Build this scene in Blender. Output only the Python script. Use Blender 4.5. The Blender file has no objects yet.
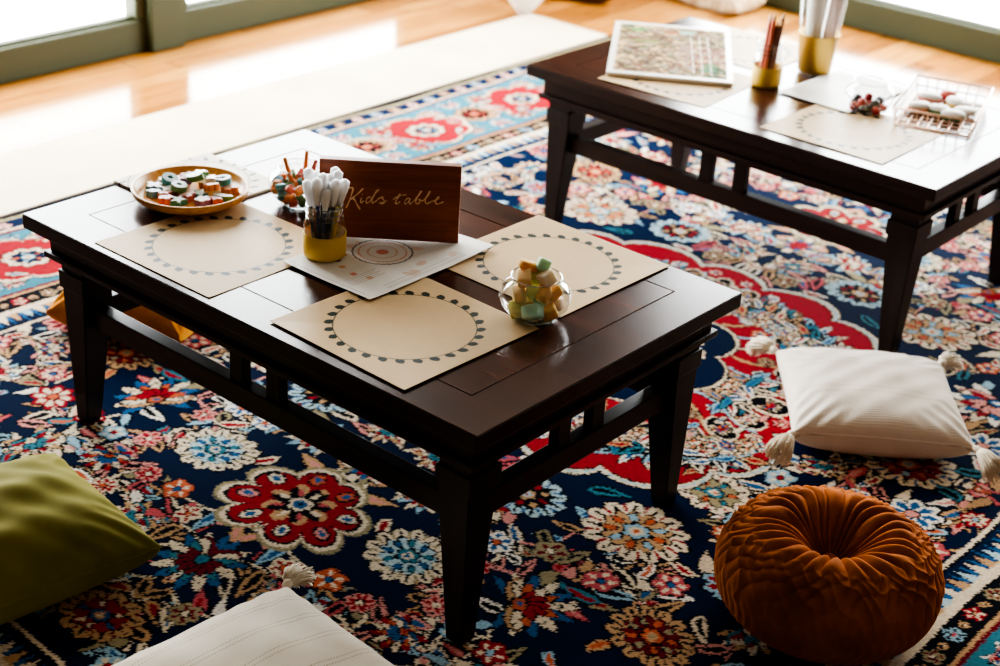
import bpy, bmesh, math, random
import numpy as np
from mathutils import Vector, Matrix
rnd = random.Random(7)
PI = math.pi
scene = bpy.context.scene
col = scene.collection

# ------------------------------------------------------------------ helpers
def S(r, g, b):
    f = lambda c: (c/255/12.92) if c/255 <= .04045 else ((c/255+.055)/1.055)**2.4
    return (f(r), f(g), f(b), 1.0)

def link(o, parent=None):
    col.objects.link(o)
    if parent is not None: o.parent = parent
    return o

def empty(name, loc=(0, 0, 0), rz=0.0):
    o = bpy.data.objects.new(name, None)
    o.location = loc; o.rotation_euler = (0, 0, rz); o.empty_display_size = .05
    col.objects.link(o)
    return o

def tag(o, label=None, cat=None, group=None, kind=None):
    if label: o['label'] = label
    if cat: o['category'] = cat
    if group: o['group'] = group
    if kind: o['kind'] = kind
    return o

def obj(name, bm, m, parent=None, smooth=False):
    me = bpy.data.meshes.new(name)
    bmesh.ops.recalc_face_normals(bm, faces=bm.faces[:])
    bm.to_mesh(me); bm.free()
    if smooth:
        for p in me.polygons: p.use_smooth = True
    if m is not None: me.materials.append(m)
    return link(bpy.data.objects.new(name, me), parent)

def pyobj(name, verts, faces, m, parent=None, smooth=True):
    me = bpy.data.meshes.new(name)
    me.from_pydata([tuple(v) for v in verts], [], faces)
    if smooth:
        me.polygons.foreach_set('use_smooth', [True]*len(me.polygons))
    if m is not None: me.materials.append(m)
    return link(bpy.data.objects.new(name, me), parent)

def box(bm, x0, x1, y0, y1, z0, z1, bevel=0.0, seg=2):
    r = bmesh.ops.create_cube(bm, size=1.0)
    vs = r['verts']
    bmesh.ops.scale(bm, vec=(x1-x0, y1-y0, z1-z0), verts=vs)
    bmesh.ops.translate(bm, vec=((x0+x1)/2, (y0+y1)/2, (z0+z1)/2), verts=vs)
    if bevel:
        es = list({e for v in vs for e in v.link_edges})
        bmesh.ops.bevel(bm, geom=es, offset=bevel, segments=seg, affect='EDGES', profile=.5)

def boxobj(name, dims, m, parent=None, bevel=0.0, seg=2):
    bm = bmesh.new(); box(bm, *dims, bevel=bevel, seg=seg)
    return obj(name, bm, m, parent)

def lathe_data(prof, n=48, caps=True):
    V, Fc = [], []
    for r, z in prof:
        for k in range(n):
            a = 2*PI*k/n; V.append((r*math.cos(a), r*math.sin(a), z))
    for i in range(len(prof)-1):
        for k in range(n):
            k2 = (k+1) % n
            Fc.append((i*n+k, i*n+k2, (i+1)*n+k2, (i+1)*n+k))
    if caps:
        if prof[0][0] > 1e-5: Fc.append(tuple(range(n))[::-1])
        if prof[-1][0] > 1e-5: Fc.append(tuple((len(prof)-1)*n+k for k in range(n)))
    return V, Fc

def lathe(name, prof, m, parent=None, n=48, caps=True, smooth=True):
    V, Fc = lathe_data(prof, n, caps)
    return pyobj(name, V, Fc, m, parent, smooth)

def tube_into(V, Fc, pts, radii, n=8, cap=True):
    pts = [Vector(p) for p in pts]
    if not hasattr(radii, '__len__'): radii = [radii]*len(pts)
    base = len(V); up = None
    for i, p in enumerate(pts):
        t = (pts[min(i+1, len(pts)-1)] - pts[max(i-1, 0)]).normalized()
        if up is None:
            up = Vector((0, 0, 1)) if abs(t.z) < .9 else Vector((1, 0, 0))
        s = t.cross(up).normalized(); up = s.cross(t).normalized()
        for k in range(n):
            a = 2*PI*k/n
            V.append(tuple(p + (s*math.cos(a)+up*math.sin(a))*radii[i]))
    for i in range(len(pts)-1):
        for k in range(n):
            k2 = (k+1) % n
            Fc.append((base+i*n+k, base+i*n+k2, base+(i+1)*n+k2, base+(i+1)*n+k))
    if cap:
        Fc.append(tuple(base+k for k in range(n))[::-1])
        Fc.append(tuple(base+(len(pts)-1)*n+k for k in range(n)))

def tubes(name, lst, m, parent=None, n=8, smooth=True):
    V, Fc = [], []
    for pts, r in lst: tube_into(V, Fc, pts, r, n)
    return pyobj(name, V, Fc, m, parent, smooth)

# ------------------------------------------------------------------ materials
def mat(name, color=(.8, .8, .8, 1), rough=.5, metal=0.0, spec=.5, sheen=0.0, coat=0.0):
    m = bpy.data.materials.new(name); m.use_nodes = True
    b = m.node_tree.nodes['Principled BSDF']
    b.inputs['Base Color'].default_value = color
    b.inputs['Roughness'].default_value = rough
    b.inputs['Metallic'].default_value = metal
    b.inputs['Specular IOR Level'].default_value = spec
    if sheen:
        b.inputs['Sheen Weight'].default_value = sheen
        b.inputs['Sheen Roughness'].default_value = .45
    if coat:
        b.inputs['Coat Weight'].default_value = coat
        b.inputs['Coat Roughness'].default_value = .1
    return m

class NT:
    def __init__(s, m): s.t = m.node_tree; s.n = s.t.nodes; s.b = s.n['Principled BSDF']
    def add(s, ty, **kw):
        x = s.n.new(ty)
        for k, v in kw.items(): setattr(x, k, v)
        return x
    def l(s, a, b): s.t.links.new(a, b)
    def math(s, op, a, b=None):
        x = s.add('ShaderNodeMath', operation=op)
        for i, v in enumerate((a, b)):
            if v is None: continue
            if isinstance(v, (int, float)): x.inputs[i].default_value = v
            else: s.l(v, x.inputs[i])
        return x.outputs[0]
    def coords(s, scale=(1, 1, 1), kind='Object', rot=(0, 0, 0)):
        tc = s.add('ShaderNodeTexCoord'); mp = s.add('ShaderNodeMapping')
        mp.inputs['Scale'].default_value = scale; mp.inputs['Rotation'].default_value = rot
        s.l(tc.outputs[kind], mp.inputs['Vector']); return mp.outputs[0]
    def noise(s, vec, scale, detail=4, rough=.55, dist=0):
        x = s.add('ShaderNodeTexNoise')
        x.inputs['Scale'].default_value = scale; x.inputs['Detail'].default_value = detail
        x.inputs['Roughness'].default_value = rough; x.inputs['Distortion'].default_value = dist
        if vec is not None: s.l(vec, x.inputs['Vector'])
        return x.outputs['Fac']
    def ramp(s, fac, stops):
        x = s.add('ShaderNodeValToRGB'); e = x.color_ramp.elements
        while len(e) < len(stops): e.new(.5)
        for i, (p, c) in enumerate(stops): e[i].position = p; e[i].color = c
        s.l(fac, x.inputs[0]); return x.outputs[0]
    def mix(s, fac, a, b, mode='MIX'):
        x = s.add('ShaderNodeMix', data_type='RGBA', blend_type=mode)
        for i, v in ((0, fac), (6, a), (7, b)):
            if isinstance(v, (int, float, tuple)): x.inputs[i].default_value = v
            else: s.l(v, x.inputs[i])
        return x.outputs[2]
    def bump(s, h, strength=.3, dist=.002):
        x = s.add('ShaderNodeBump'); x.inputs['Strength'].default_value = strength; x.inputs['Distance'].default_value = dist
        s.l(h, x.inputs['Height']); s.l(x.outputs[0], s.b.inputs['Normal']); return x
    def col(s, c): s.l(c, s.b.inputs['Base Color'])

def wood(name, dark, light, rough=.25, scale=1.0, axis=0, spec=.5, bump=.08, coat=0.0):
    m = mat(name, light, rough, spec=spec, coat=coat); t = NT(m)
    sc = [14*scale]*3; sc[axis] = 1.2*scale
    v = t.coords(tuple(sc))
    n1 = t.noise(v, 3.0, 6, .6, .6); n2 = t.noise(v, 14.0, 3, .6)
    f = t.math('ADD', t.math('MULTIPLY', n1, .75), t.math('MULTIPLY', n2, .3))
    t.col(t.ramp(f, [(.32, dark), (.72, light)]))
    t.bump(n2, bump, .001)
    return m

def fabric(name, c1, c2, nscale=9, weave=900, rough=.85, sheen=.3, bump=.25):
    m = mat(name, c1, rough, spec=.15, sheen=sheen); t = NT(m)
    v = t.coords()
    t.col(t.ramp(t.noise(v, nscale, 4), [(.3, c1), (.7, c2)]))
    t.bump(t.noise(v, weave, 2), bump, .001)
    return m

def sss(m, w_=.6, r=.02, rad=(1, .8, .6)):
    b = m.node_tree.nodes['Principled BSDF']; b.inputs['Subsurface Weight'].default_value = w_; b.inputs['Subsurface Scale'].default_value = r; b.inputs['Subsurface Radius'].default_value = rad
    return m

def thin_glass(name, tint=(.97, .985, .98, 1), base=.05, edge=.55):
    m = bpy.data.materials.new(name); m.use_nodes = True
    n = m.node_tree.nodes; n.remove(n['Principled BSDF'])
    out = n['Material Output']; tr = n.new('ShaderNodeBsdfTransparent'); gl = n.new('ShaderNodeBsdfGlossy')
    tr.inputs[0].default_value = tint; gl.inputs['Roughness'].default_value = .03
    lw = n.new('ShaderNodeLayerWeight'); lw.inputs[0].default_value = .35
    mr = n.new('ShaderNodeMapRange'); mr.inputs['To Min'].default_value = base; mr.inputs['To Max'].default_value = edge
    mx = n.new('ShaderNodeMixShader'); L = m.node_tree.links.new
    L(lw.outputs['Facing'], mr.inputs['Value']); L(mr.outputs[0], mx.inputs[0]); L(tr.outputs[0], mx.inputs[1]); L(gl.outputs[0], mx.inputs[2])
    L(mx.outputs[0], out.inputs[0])
    return m

def attr_mat(name, rough=.9, spec=.2, sheen=0.0, noise_amt=.25, noise_scale=500, bump=.3, bdist=.002, sheenr=.5):
    m = mat(name, (.5, .5, .5, 1), rough, spec=spec, sheen=sheen); t = NT(m)
    if sheen: t.b.inputs['Sheen Roughness'].default_value = sheenr
    a = t.add('ShaderNodeAttribute', attribute_name='Col')
    nz = t.noise(t.coords(), noise_scale, 2)
    g = t.ramp(nz, [(.2, (1-noise_amt,)*3+(1,)), (.8, (1, 1, 1, 1))])
    t.col(t.mix(1.0, a.outputs['Color'], g, 'MULTIPLY'))
    if bump: t.bump(nz, bump, bdist)
    return m

M = {}
M['table'] = wood('dark_stained_wood', S(30, 14, 10), S(88, 48, 34), .2, .8, 0, .5, .06)
M['table_side'] = wood('dark_stained_wood_frame', S(30, 20, 17), S(56, 38, 31), .35, 1.0, 0, .3, .05)
M['table_leg'] = wood('dark_stained_wood_leg', S(26, 18, 16), S(46, 32, 28), .4, 1.0, 2, .3, .05)
M['sign'] = wood('walnut_sign_wood', S(104, 50, 28), S(158, 88, 54), .4, 1.0, 0, .3, .05)
M['letter'] = mat('pale_gold_paint', S(238, 200, 156), .5)
M['tray'] = wood('honey_tray_wood', S(190, 128, 58), S(230, 176, 100), .35, 1.4, 0)
M['glass'] = thin_glass('clear_glass')
M['glass_rim'] = thin_glass('glass_edge', (.7, .74, .73, 1), .18, .7)
M['gold'] = mat('gold_paint', S(228, 190, 84), .5, .1)
NTg = NT(M['gold']); NTg.bump(NTg.noise(NTg.coords(), 300, 3), .25, .001)
M['brass'] = mat('brushed_brass', S(206, 172, 92), .4, .8)
M['wire'] = mat('rose_gold_wire', S(240, 204, 182), .35, .6)
M['white_plastic'] = mat('frosted_white_plastic', S(236, 236, 238), .35)
sss(M['white_plastic'], .9, .02, (1, 1, 1))
M['paper'] = mat('white_paper', S(238, 236, 232), .6, spec=.3)
M['paper_pink'] = mat('blush_paper', S(226, 205, 200), .6, spec=.3)
M['card'] = mat('cream_card', S(226, 214, 190), .5)
M['frame_green'] = mat('sage_green_frame_paint', S(62, 66, 38), .6)
M['pane'] = thin_glass('window_pane', (.98, .99, .985, 1), .02, .25)

# floor: honey planks running along Y
M['floor'] = mat('honey_floor_boards', S(190, 132, 80), .13, spec=.55); t = NT(M['floor'])
tc = t.add('ShaderNodeTexCoord'); sx = t.add('ShaderNodeSeparateXYZ'); t.l(tc.outputs['Object'], sx.inputs[0])
px = t.math('DIVIDE', sx.outputs[0], .085); pid = t.math('FLOOR', px); fr = t.math('FRACT', px)
wn = t.add('ShaderNodeTexWhiteNoise', noise_dimensions='1D'); t.l(pid, wn.inputs['W'])
yy = t.math('DIVIDE', t.math('ADD', sx.outputs[1], t.math('MULTIPLY', wn.outputs[0], 3.0)), 1.1)
pid2 = t.math('ADD', t.math('MULTIPLY', pid, 7.31), t.math('FLOOR', yy))
wn2 = t.add('ShaderNodeTexWhiteNoise', noise_dimensions='1D'); t.l(pid2, wn2.inputs['W'])
gv = t.coords((16, 1.1, 1)); g1 = t.noise(gv, 3.5, 6, .6, .7)
base = t.ramp(wn2.outputs[0], [(0, S(150, 96, 40)), (.5, S(182, 122, 54)), (1, S(204, 148, 76))])
gr = t.ramp(g1, [(.3, (.62, .55, .48, 1)), (.65, (1, 1, 1, 1))])
c = t.mix(1.0, base, gr, 'MULTIPLY')
gap = t.math('LESS_THAN', t.math('ABSOLUTE', t.math('SUBTRACT', fr, .5)), .485)
gap2 = t.math('GREATER_THAN', t.math('FRACT', yy), .004)
t.col(t.mix(t.math('MULTIPLY', gap, gap2), (.05, .025, .012, 1), c))
t.bump(g1, .04, .001)

M['wall'] = mat('warm_dark_plaster', S(112, 98, 84), .9); t = NT(M['wall']); t.bump(t.noise(t.coords(), 60, 4), .1, .003)
M['ceiling'] = mat('ceiling_plaster', S(120, 112, 100), .9); t = NT(M['ceiling']); t.bump(t.noise(t.coords(), 50, 4), .1, .003)

# ------------------------------------------------------------------ raster pattern mesh (vertex colours on one connected sheet)
class Raster:
    def __init__(s, w, h, res, bg):
        s.res = res; s.nx = int(round(w/res))+1; s.ny = int(round(h/res))+1
        s.w = w; s.h = h
        s.c = np.empty((s.ny, s.nx, 3), np.float32); s.c[:] = bg[:3]
    def poly(s, P, colr):
        P = np.asarray(P, float)
        x0, y0 = P.min(0); x1, y1 = P.max(0)
        i0 = max(0, int(math.floor(x0/s.res))); i1 = min(s.nx-1, int(math.ceil(x1/s.res)))
        j0 = max(0, int(math.floor(y0/s.res))); j1 = min(s.ny-1, int(math.ceil(y1/s.res)))
        if i1 < i0 or j1 < j0: return
        X, Y = np.meshgrid(np.arange(i0, i1+1)*s.res, np.arange(j0, j1+1)*s.res)
        ins = np.zeros(X.shape, bool); n = len(P)
        for k in range(n):
            ax, ay = P[k]; bx, by = P[(k+1) % n]
            if ay == by: continue
            cnd = (ay > Y) != (by > Y)
            ins ^= cnd & (X < (bx-ax)*(Y-ay)/(by-ay)+ax)
        s.c[j0:j1+1, i0:i1+1][ins] = colr[:3]
    def stroke(s, P, wd, colr):
        P = np.asarray(P, float)
        T = np.gradient(P, axis=0); L = np.linalg.norm(T, axis=1)[:, None]+1e-9; N = np.c_[-T[:, 1], T[:, 0]]/L
        w = (wd if hasattr(wd, '__len__') else np.full(len(P), wd)); w = np.asarray(w)[:, None]/2
        s.poly(np.r_[P+N*w, (P-N*w)[::-1]], colr)
    def rect(s, x0, x1, y0, y1, colr):
        i0 = max(0, int(round(x0/s.res))); i1 = max(0, int(round(x1/s.res))); j0 = max(0, int(round(y0/s.res))); j1 = max(0, int(round(y1/s.res)))
        s.c[j0:j1, i0:i1] = colr[:3]
    def mesh(s, name, thick=.006, zfun=None, edge=None):
        nx, ny = s.nx, s.ny
        X, Y = np.meshgrid(np.arange(nx)*s.res, np.arange(ny)*s.res)
        Z = np.full(X.shape, thick) if zfun is None else zfun(X, Y)+thick
        co = np.stack([X, Y, Z], -1).reshape(-1, 3)
        a = np.arange(nx*ny).reshape(ny, nx)
        q = np.stack([a[:-1, :-1], a[:-1, 1:], a[1:, 1:], a[1:, :-1]], -1).reshape(-1, 4)
        # skirt
        ring = np.r_[a[0, :-1], a[:-1, -1], a[-1, :0:-1], a[:0:-1, 0]]
        low = co[ring].copy(); low[:, 2] -= thick
        base = len(co); k = len(ring); lo = base+np.arange(k)
        sk = np.stack([ring, lo, np.roll(lo, -1), np.roll(ring, -1)], -1)
        co = np.r_[co, low]; q = np.r_[q, sk]
        cc = s.c.reshape(-1, 3); ec = cc[ring]*.7 if edge is None else np.tile(np.array(edge[:3]), (k, 1))
        cc = np.r_[cc, ec]
        me = bpy.data.meshes.new(name)
        me.vertices.add(len(co)); me.vertices.foreach_set('co', co.astype(np.float32).ravel())
        me.loops.add(q.size); me.loops.foreach_set('vertex_index', q.astype(np.int32).ravel())
        me.polygons.add(len(q)); me.polygons.foreach_set('loop_start', np.arange(0, q.size, 4, dtype=np.int32))
        me.polygons.foreach_set('loop_total', np.full(len(q), 4, np.int32))
        me.update(calc_edges=True)
        at = me.color_attributes.new('Col', 'FLOAT_COLOR', 'POINT')
        at.data.foreach_set('color', np.c_[cc, np.ones(len(cc))].astype(np.float32).ravel())
        return me

def ang(n): return np.linspace(0, 2*PI, n, endpoint=False)
def rotp(P, a, c):
    P = np.asarray(P, float); ca, sa = math.cos(a), math.sin(a)
    return np.c_[P[:, 0]*ca-P[:, 1]*sa+c[0], P[:, 0]*sa+P[:, 1]*ca+c[1]]
def petal_ring(r, n, depth, sharp=1.0, m=14):
    t = ang(n*m); k = np.abs(np.cos(t*n/2))**sharp
    rr = r*(1-depth+depth*k)
    return np.c_[rr*np.cos(t), rr*np.sin(t)]
def ell(a, b, n=16): t = ang(n); return np.c_[a*np.cos(t), b*np.sin(t)]
def bez(p0, p1, p2, p3, n=18):
    t = np.linspace(0, 1, n)[:, None]; p0, p1, p2, p3 = map(np.array, (p0, p1, p2, p3))
    return (1-t)**3*p0+3*(1-t)**2*t*p1+3*(1-t)*t*t*p2+t**3*p3

# ------------------------------------------------------------------ camera  (x = along the tables, y = towards the back window)
cam = bpy.data.cameras.new('camera'); co_ = bpy.data.objects.new('camera', cam); col.objects.link(co_)
Rv = Vector((.7599, .6476, .0563)); Uv = Vector((-.3314, .3114, .8906)); Fv = Vector((-.5592, .6954, -.4513))
mw = Matrix((Rv, Uv, -Fv)).transposed().to_4x4(); mw.translation = Vector((2.3475, -1.4882, 1.5657))
co_.matrix_world = mw
cam.sensor_width = 36.0; cam.lens = 1549.65/1000*36
cam.clip_start = .05; cam.clip_end = 200
cam.dof.use_dof = True; cam.dof.focus_distance = 2.55; cam.dof.aperture_fstop = 3.6
scene.camera = co_

# ------------------------------------------------------------------ setting
XL, YB, XR, YF, ZC = -1.83, 3.99, 4.4, -3.6, 2.8
RUGZ = -.018; FZ = RUGZ-.010                               # top of the rug pile, and the boards under it
def st(o): o['kind'] = 'structure'; return o
st(boxobj('floor', (XL-.12, XR+.12, YF-.12, YB+.12, FZ-.08, FZ), M['floor']))
st(boxobj('ceiling', (XL-.12, XR+.12, YF-.12, YB+.12, ZC, ZC+.1), M['ceiling']))
st(boxobj('wall_right', (XR, XR+.12, YF, YB+.12, FZ, ZC), M['wall']))
st(boxobj('wall_front', (XL-.12, XR+.12, YF-.12, YF, FZ, ZC), M['wall']))
W1 = (.18, 1.77); W2 = (1.77, 3.09); WB = (-1.25, 1.5); ZT = 2.3
bm = bmesh.new()
box(bm, XL-.12, XL, YF, W1[0], FZ, ZC); box(bm, XL-.12, XL, W2[1], YB+.12, FZ, ZC); box(bm, XL-.12, XL, W1[0], W2[1], ZT, ZC)
st(obj('wall_left', bm, M['wall']))
bm = bmesh.new()
box(bm, XL, WB[0], YB, YB+.12, FZ, ZC); box(bm, WB[1], XR, YB, YB+.12, FZ, ZC); box(bm, WB[0], WB[1], YB, YB+.12, ZT, ZC)
st(obj('wall_back', bm, M['wall']))

def glazed(name, a0, a1, side, mull=()):
    """a frame of rails and stiles with a pane; side 'L' (in the left wall) or 'B' (in the back wall)"""
    root = empty(name); root['kind'] = 'structure'
    def bx(u0, u1, z0, z1, d0, d1, bev=.006):
        bm = bmesh.new()
        if side == 'L': box(bm, XL-d1, XL-d0, u0, u1, z0, z1, bevel=bev)
        else: box(bm, u0, u1, YB+d0, YB+d1, z0, z1, bevel=bev)
        return bm
    o = obj('bottom_rail', bx(a0, a1, FZ, .085, 0, .065), M['frame_green'], root); o['kind'] = 'structure'
    o = obj('top_rail', bx(a0, a1, ZT-.08, ZT, 0, .065), M['frame_green'], root); o['kind'] = 'structure'
    for u in [(a0, a0+.11), (a1-.11, a1)]+[(q-.05, q+.05) for q in mull]:
        o = obj('stile', bx(u[0], u[1], .085, ZT-.08, 0, .065), M['frame_green'], root); o['kind'] = 'structure'
    o = obj('glazing_bead', bx(a0+.1, a1-.1, .083, .096, .018, .05, .003), M['frame_green'], root); o['kind'] = 'structure'
    o = obj('pane', bx(a0+.1, a1-.1, .08, ZT-.06, .03, .034, 0), M['pane'], root); o['kind'] = 'structure'
    return root
glazed('window_1', W1[0], W1[1], 'L', ()); glazed('window_2', W2[0], W2[1], 'L'); glazed('window_3', WB[0], WB[1], 'B', (.75,))
# jamb post between the two left windows stands slightly proud of them
st(boxobj('trim_1', (XL-.01, XL+.03, 1.70, 1.84, FZ, ZT), M['frame_green'], bevel=.006))

# ------------------------------------------------------------------ light: a bright overcast sky through the windows
w = bpy.data.worlds.new('sky'); scene.world = w; w.use_nodes = True
bg = w.node_tree.nodes['Background']; bg.inputs[0].default_value = (.96, .985, 1.0, 1); bg.inputs[1].default_value = 8.0
def portal(nm, loc, sx_, sy_, rot):
    l = bpy.data.lights.new(nm, 'AREA'); l.shape = 'RECTANGLE'; l.size = sx_; l.size_y = sy_
    l.cycles.is_portal = True
    o = bpy.data.objects.new(nm, l); o.location = loc; o.rotation_euler = rot; col.objects.link(o)
portal('window_light_left', (XL-.1, (W1[0]+W2[1])/2, ZT/2), ZT, W2[1]-W1[0], (0, -PI/2, 0))
portal('window_light_back', ((WB[0]+WB[1])/2, YB+.1, ZT/2), WB[1]-WB[0], ZT, (-PI/2, 0, 0))
scene.view_settings.view_transform = 'AgX'
scene.view_settings.look = 'AgX - High Contrast'
scene.view_settings.exposure = 1.55

# ------------------------------------------------------------------ the rug
C = {k: S(*v) for k, v in dict(navy=(8, 29, 60), ink=(11, 13, 24), cream=(222, 203, 176), tan=(192, 152, 112), red=(158, 34, 44),
     dred=(116, 24, 36), orange=(198, 100, 68), pink=(214, 146, 136), lblue=(150, 182, 196), blue=(44, 94, 140), teal=(62, 122, 138),
     khaki=(156, 142, 110), rose=(196, 92, 96), white=(232, 222, 208), pale=(176, 196, 200)).items()}
rq = random.Random(21)
RES = .003
RX0, RY0, RW, RH = -.912, -.972, 3.0, 4.18
CX, CY = RW/2, RH/2
Q = Raster(CX, CY, RES, C['navy'])
def loc(x, y):
    x, y = x+.89, y+1.0
    return (min(x, RW-x), min(y, RH-y))
def jit(P, a): return np.asarray(P)+np.array([[rq.uniform(-a, a), rq.uniform(-a, a)] for _ in range(len(P))])

def rosette(c, r, cs, n=6, rot=0.0):
    Q.poly(rotp(petal_ring(r*1.12, n, .3), rot, c), C['ink'])
    Q.poly(rotp(petal_ring(r, n, .3), rot, c), C[cs[0]])
    for k in range(n):
        a = rot+2*PI*k/n
        Q.poly(rotp(ell(r*.26, r*.15, 10), a, (c[0]+r*.55*math.cos(a), c[1]+r*.55*math.sin(a))), C[cs[1]])
    Q.poly(rotp(ell(r*.3, r*.3, 12), 0, c), C['ink']); Q.poly(rotp(ell(r*.22, r*.22, 12), 0, c), C[cs[2]])

def palmette(c, r, cs, n=11, rot=0.0, depth=.22, squash=.85):
    def R(P): P = np.array(P); P[:, 1] *= squash; return rotp(P, rot, c)
    Q.poly(R(petal_ring(r*1.07, n, depth, .7)), C['ink'])
    Q.poly(R(petal_ring(r, n, depth, .7)), C[cs[0]])
    for k in range(n*2):                                   # serration strokes
        a = PI*k/n; p0 = (r*.66*math.cos(a), r*.66*math.sin(a)); p1 = (r*.9*math.cos(a+.04), r*.9*math.sin(a+.04))
        Q.stroke(R([p0, p1]), r*.055, C[cs[4]] if k % 2 else C['ink'])
    Q.poly(R(petal_ring(r*.71, n, .2)), C['ink'])
    Q.poly(R(petal_ring(r*.66, n, .2)), C[cs[1]])
    m = max(5, n-4)
    for k in range(m):
        a = 2*PI*k/m+.2
        P = rotp(ell(r*.155, r*.1, 12), a, (r*.46*math.cos(a), r*.46*math.sin(a)))
        Q.poly(R(P), C['ink']); Q.poly(R(rotp(ell(r*.12, r*.075, 12), a, (r*.46*math.cos(a), r*.46*math.sin(a)))), C[cs[2+k % 2]])
    Q.poly(R(petal_ring(r*.31, 6, .25)), C['ink']); Q.poly(R(petal_ring(r*.26, 6, .25)), C[cs[3]])
    Q.poly(R(ell(r*.14, r*.14)), C[cs[0]]); Q.poly(R(ell(r*.07, r*.07)), C[cs[2]])

def lily(c, r, cs, rot=0.0):
    """side view flower: a fan of pointed petals over a cup with two sepals"""
    def R(P): return rotp(P, rot, c)
    def fan(n, r0, r1, wd, a0, a1, cc, alt=None, ink=True):
        for k in range(n):
            a = a0+(a1-a0)*k/(n-1)
            for s_, cq in (((1.25, 'ink'),) if ink else ())+((1.0, (alt if alt and k % 2 else cc)),):
                tt = np.linspace(0, 1, 9); w_ = wd*s_*np.sin(PI*np.clip(tt*.92+.08, 0, 1))**.8; xx = r0+(r1-r0)*tt*(1 if s_ == 1 else 1.04)
                Q.poly(R(rotp(np.r_[np.c_[xx, w_], np.c_[xx, -w_][::-1]], a, (0, -.12*r))), C[cq])
    fan(11, r*.1, r*1.05, r*.15, -.22*PI, 1.22*PI, cs[0], 'khaki' if cs[0] == 'cream' else 'cream')
    fan(9, r*.1, r*.74, r*.12, -.12*PI, 1.12*PI, cs[1], cs[3])
    fan(5, r*.05, r*.52, r*.13, .12*PI, .88*PI, cs[2])
    for sgn in (-1, 1):
        B = bez((0, -r*.3), (sgn*r*.35, -r*.5), (sgn*r*.75, -r*.55), (sgn*r*.85, -r*.2), 12)
        Q.stroke(R(B), np.linspace(r*.26, r*.08, 12), C['ink']); Q.stroke(R(B), np.linspace(r*.17, r*.03, 12), C[cs[2] if cs[2] != 'red' else 'tan'])
    Q.poly(R(rotp(ell(r*.24, r*.2), 0, (0, -r*.22))), C['ink']); Q.poly(R(rotp(ell(r*.18, r*.145), 0, (0, -r*.22))), C[cs[3]]); Q.poly(R(rotp(ell(r*.08, r*.07), 0, (0, -r*.22))), C[cs[0]])

def leaf(p, a, L, cc, c2=None, hook=.35):
    t = np.linspace(0, 1, 14); w_ = L*.23*np.sin(PI*t**.75)
    cx = L*t; cy = L*hook*t*t
    P = np.r_[np.c_[cx, cy+w_], np.c_[cx, cy-w_*.7][::-1]]
    P2 = np.r_[np.c_[cx, cy+w_*1.25+.002], np.c_[cx, cy-w_*.95-.002][::-1]]
    Q.poly(rotp(P2, a, p), C['ink']); Q.poly(rotp(P, a, p), C[cc])
    if c2:
        P3 = np.r_[np.c_[cx*.7+L*.1, cy*.8+w_*.5], np.c_[cx*.7+L*.1, cy*.8-w_*.3][::-1]]; Q.poly(rotp(P3, a, p), C[c2])

def vine(p0, p1, bend, cc='tan', wd=.007, leaves=True):
    p0, p1 = np.array(p0), np.array(p1); d = p1-p0; n = np.array([-d[1], d[0]])
    B = bez(p0, p0+d*.3+n*bend, p0+d*.7+n*bend*.8, p1, 26)
    Q.stroke(B, wd+.004, C['ink']); Q.stroke(B, wd, C[cc])
    if leaves:
        for k in (7, 13, 19):
            t_ = B[k+1]-B[k-1]; a = math.atan2(t_[1], t_[0]); s_ = 1 if (k % 2) else -1
            leaf(B[k], a+s_*rq.uniform(.5, 1.0), rq.uniform(.05, .085), rq.choice(['cream', 'tan', 'cream', 'white', 'lblue', 'pink', 'cream', 'khaki', 'tan', 'rose']), rq.choice([None, 'red', 'ink', 'ink', 'blue', 'pink']), s_*.4)

F0 = .56                                                    # border width
MC = (CX, CY)
def medal(theta): return .495+.085*np.sin(2*theta)**2
big = [  # x, y (world), radius, kind, colours, rotation
 (.61, .115, .135, 'R', None, 0), (.36, .145, .088, 'P', ('cream', 'pale', 'blue', 'teal', 'khaki'), .2), (.11, .20, .085, 'L', ('blue', 'cream', 'red', 'orange'), .9),
 (.60, -.13, .082, 'L', ('blue', 'cream', 'dred', 'teal'), 2.4), (.12, .50, .108, 'P', ('cream', 'tan', 'orange', 'lblue', 'red'), 0), (-.08, .27, .085, 'P', ('tan', 'dred', 'khaki', 'orange', 'ink'), .4),
 (.345, .45, .085, 'P', ('pale', 'ink', 'red', 'tan', 'blue'), 0), (.10, .72, .08, 'P', ('cream', 'khaki', 'orange', 'teal', 'red'), .3), (.61, .30, .065, 'L', ('cream', 'blue', 'red', 'pink'), 1.57),
 (-.15, .75, .10, 'L', ('white', 'red', 'pink', 'blue'), 0), (-.12, 1.09, .10, 'P', ('cream', 'red', 'lblue', 'orange', 'blue'), 0), (.25, -.22, .085, 'P', ('khaki', 'tan', 'red', 'blue', 'dred'), .5),
 (-.1, -.15, .1, 'L', ('tan', 'dred', 'khaki', 'orange'), .8), (-.2, .02, .055, 'L', ('lblue', 'cream', 'red', 'pink'), .3), (.61, -.33, .075, 'P', ('tan', 'red', 'cream', 'blue', 'dred'), 0), (.0, -.33, .06, 'R6', ('rose', 'cream', 'blue'), 0)]
placed = [(*loc(x, y), r) for x, y, r, *_ in big]
def field_ok(p, r):
    if p[0] < F0+r*.8 or p[1] < F0+r*.8: return False
    d = (p[0]-MC[0], p[1]-MC[1]); return math.hypot(*d) > medal(math.atan2(d[1], d[0]))+.03+r
mids, smalls = [], []
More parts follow.
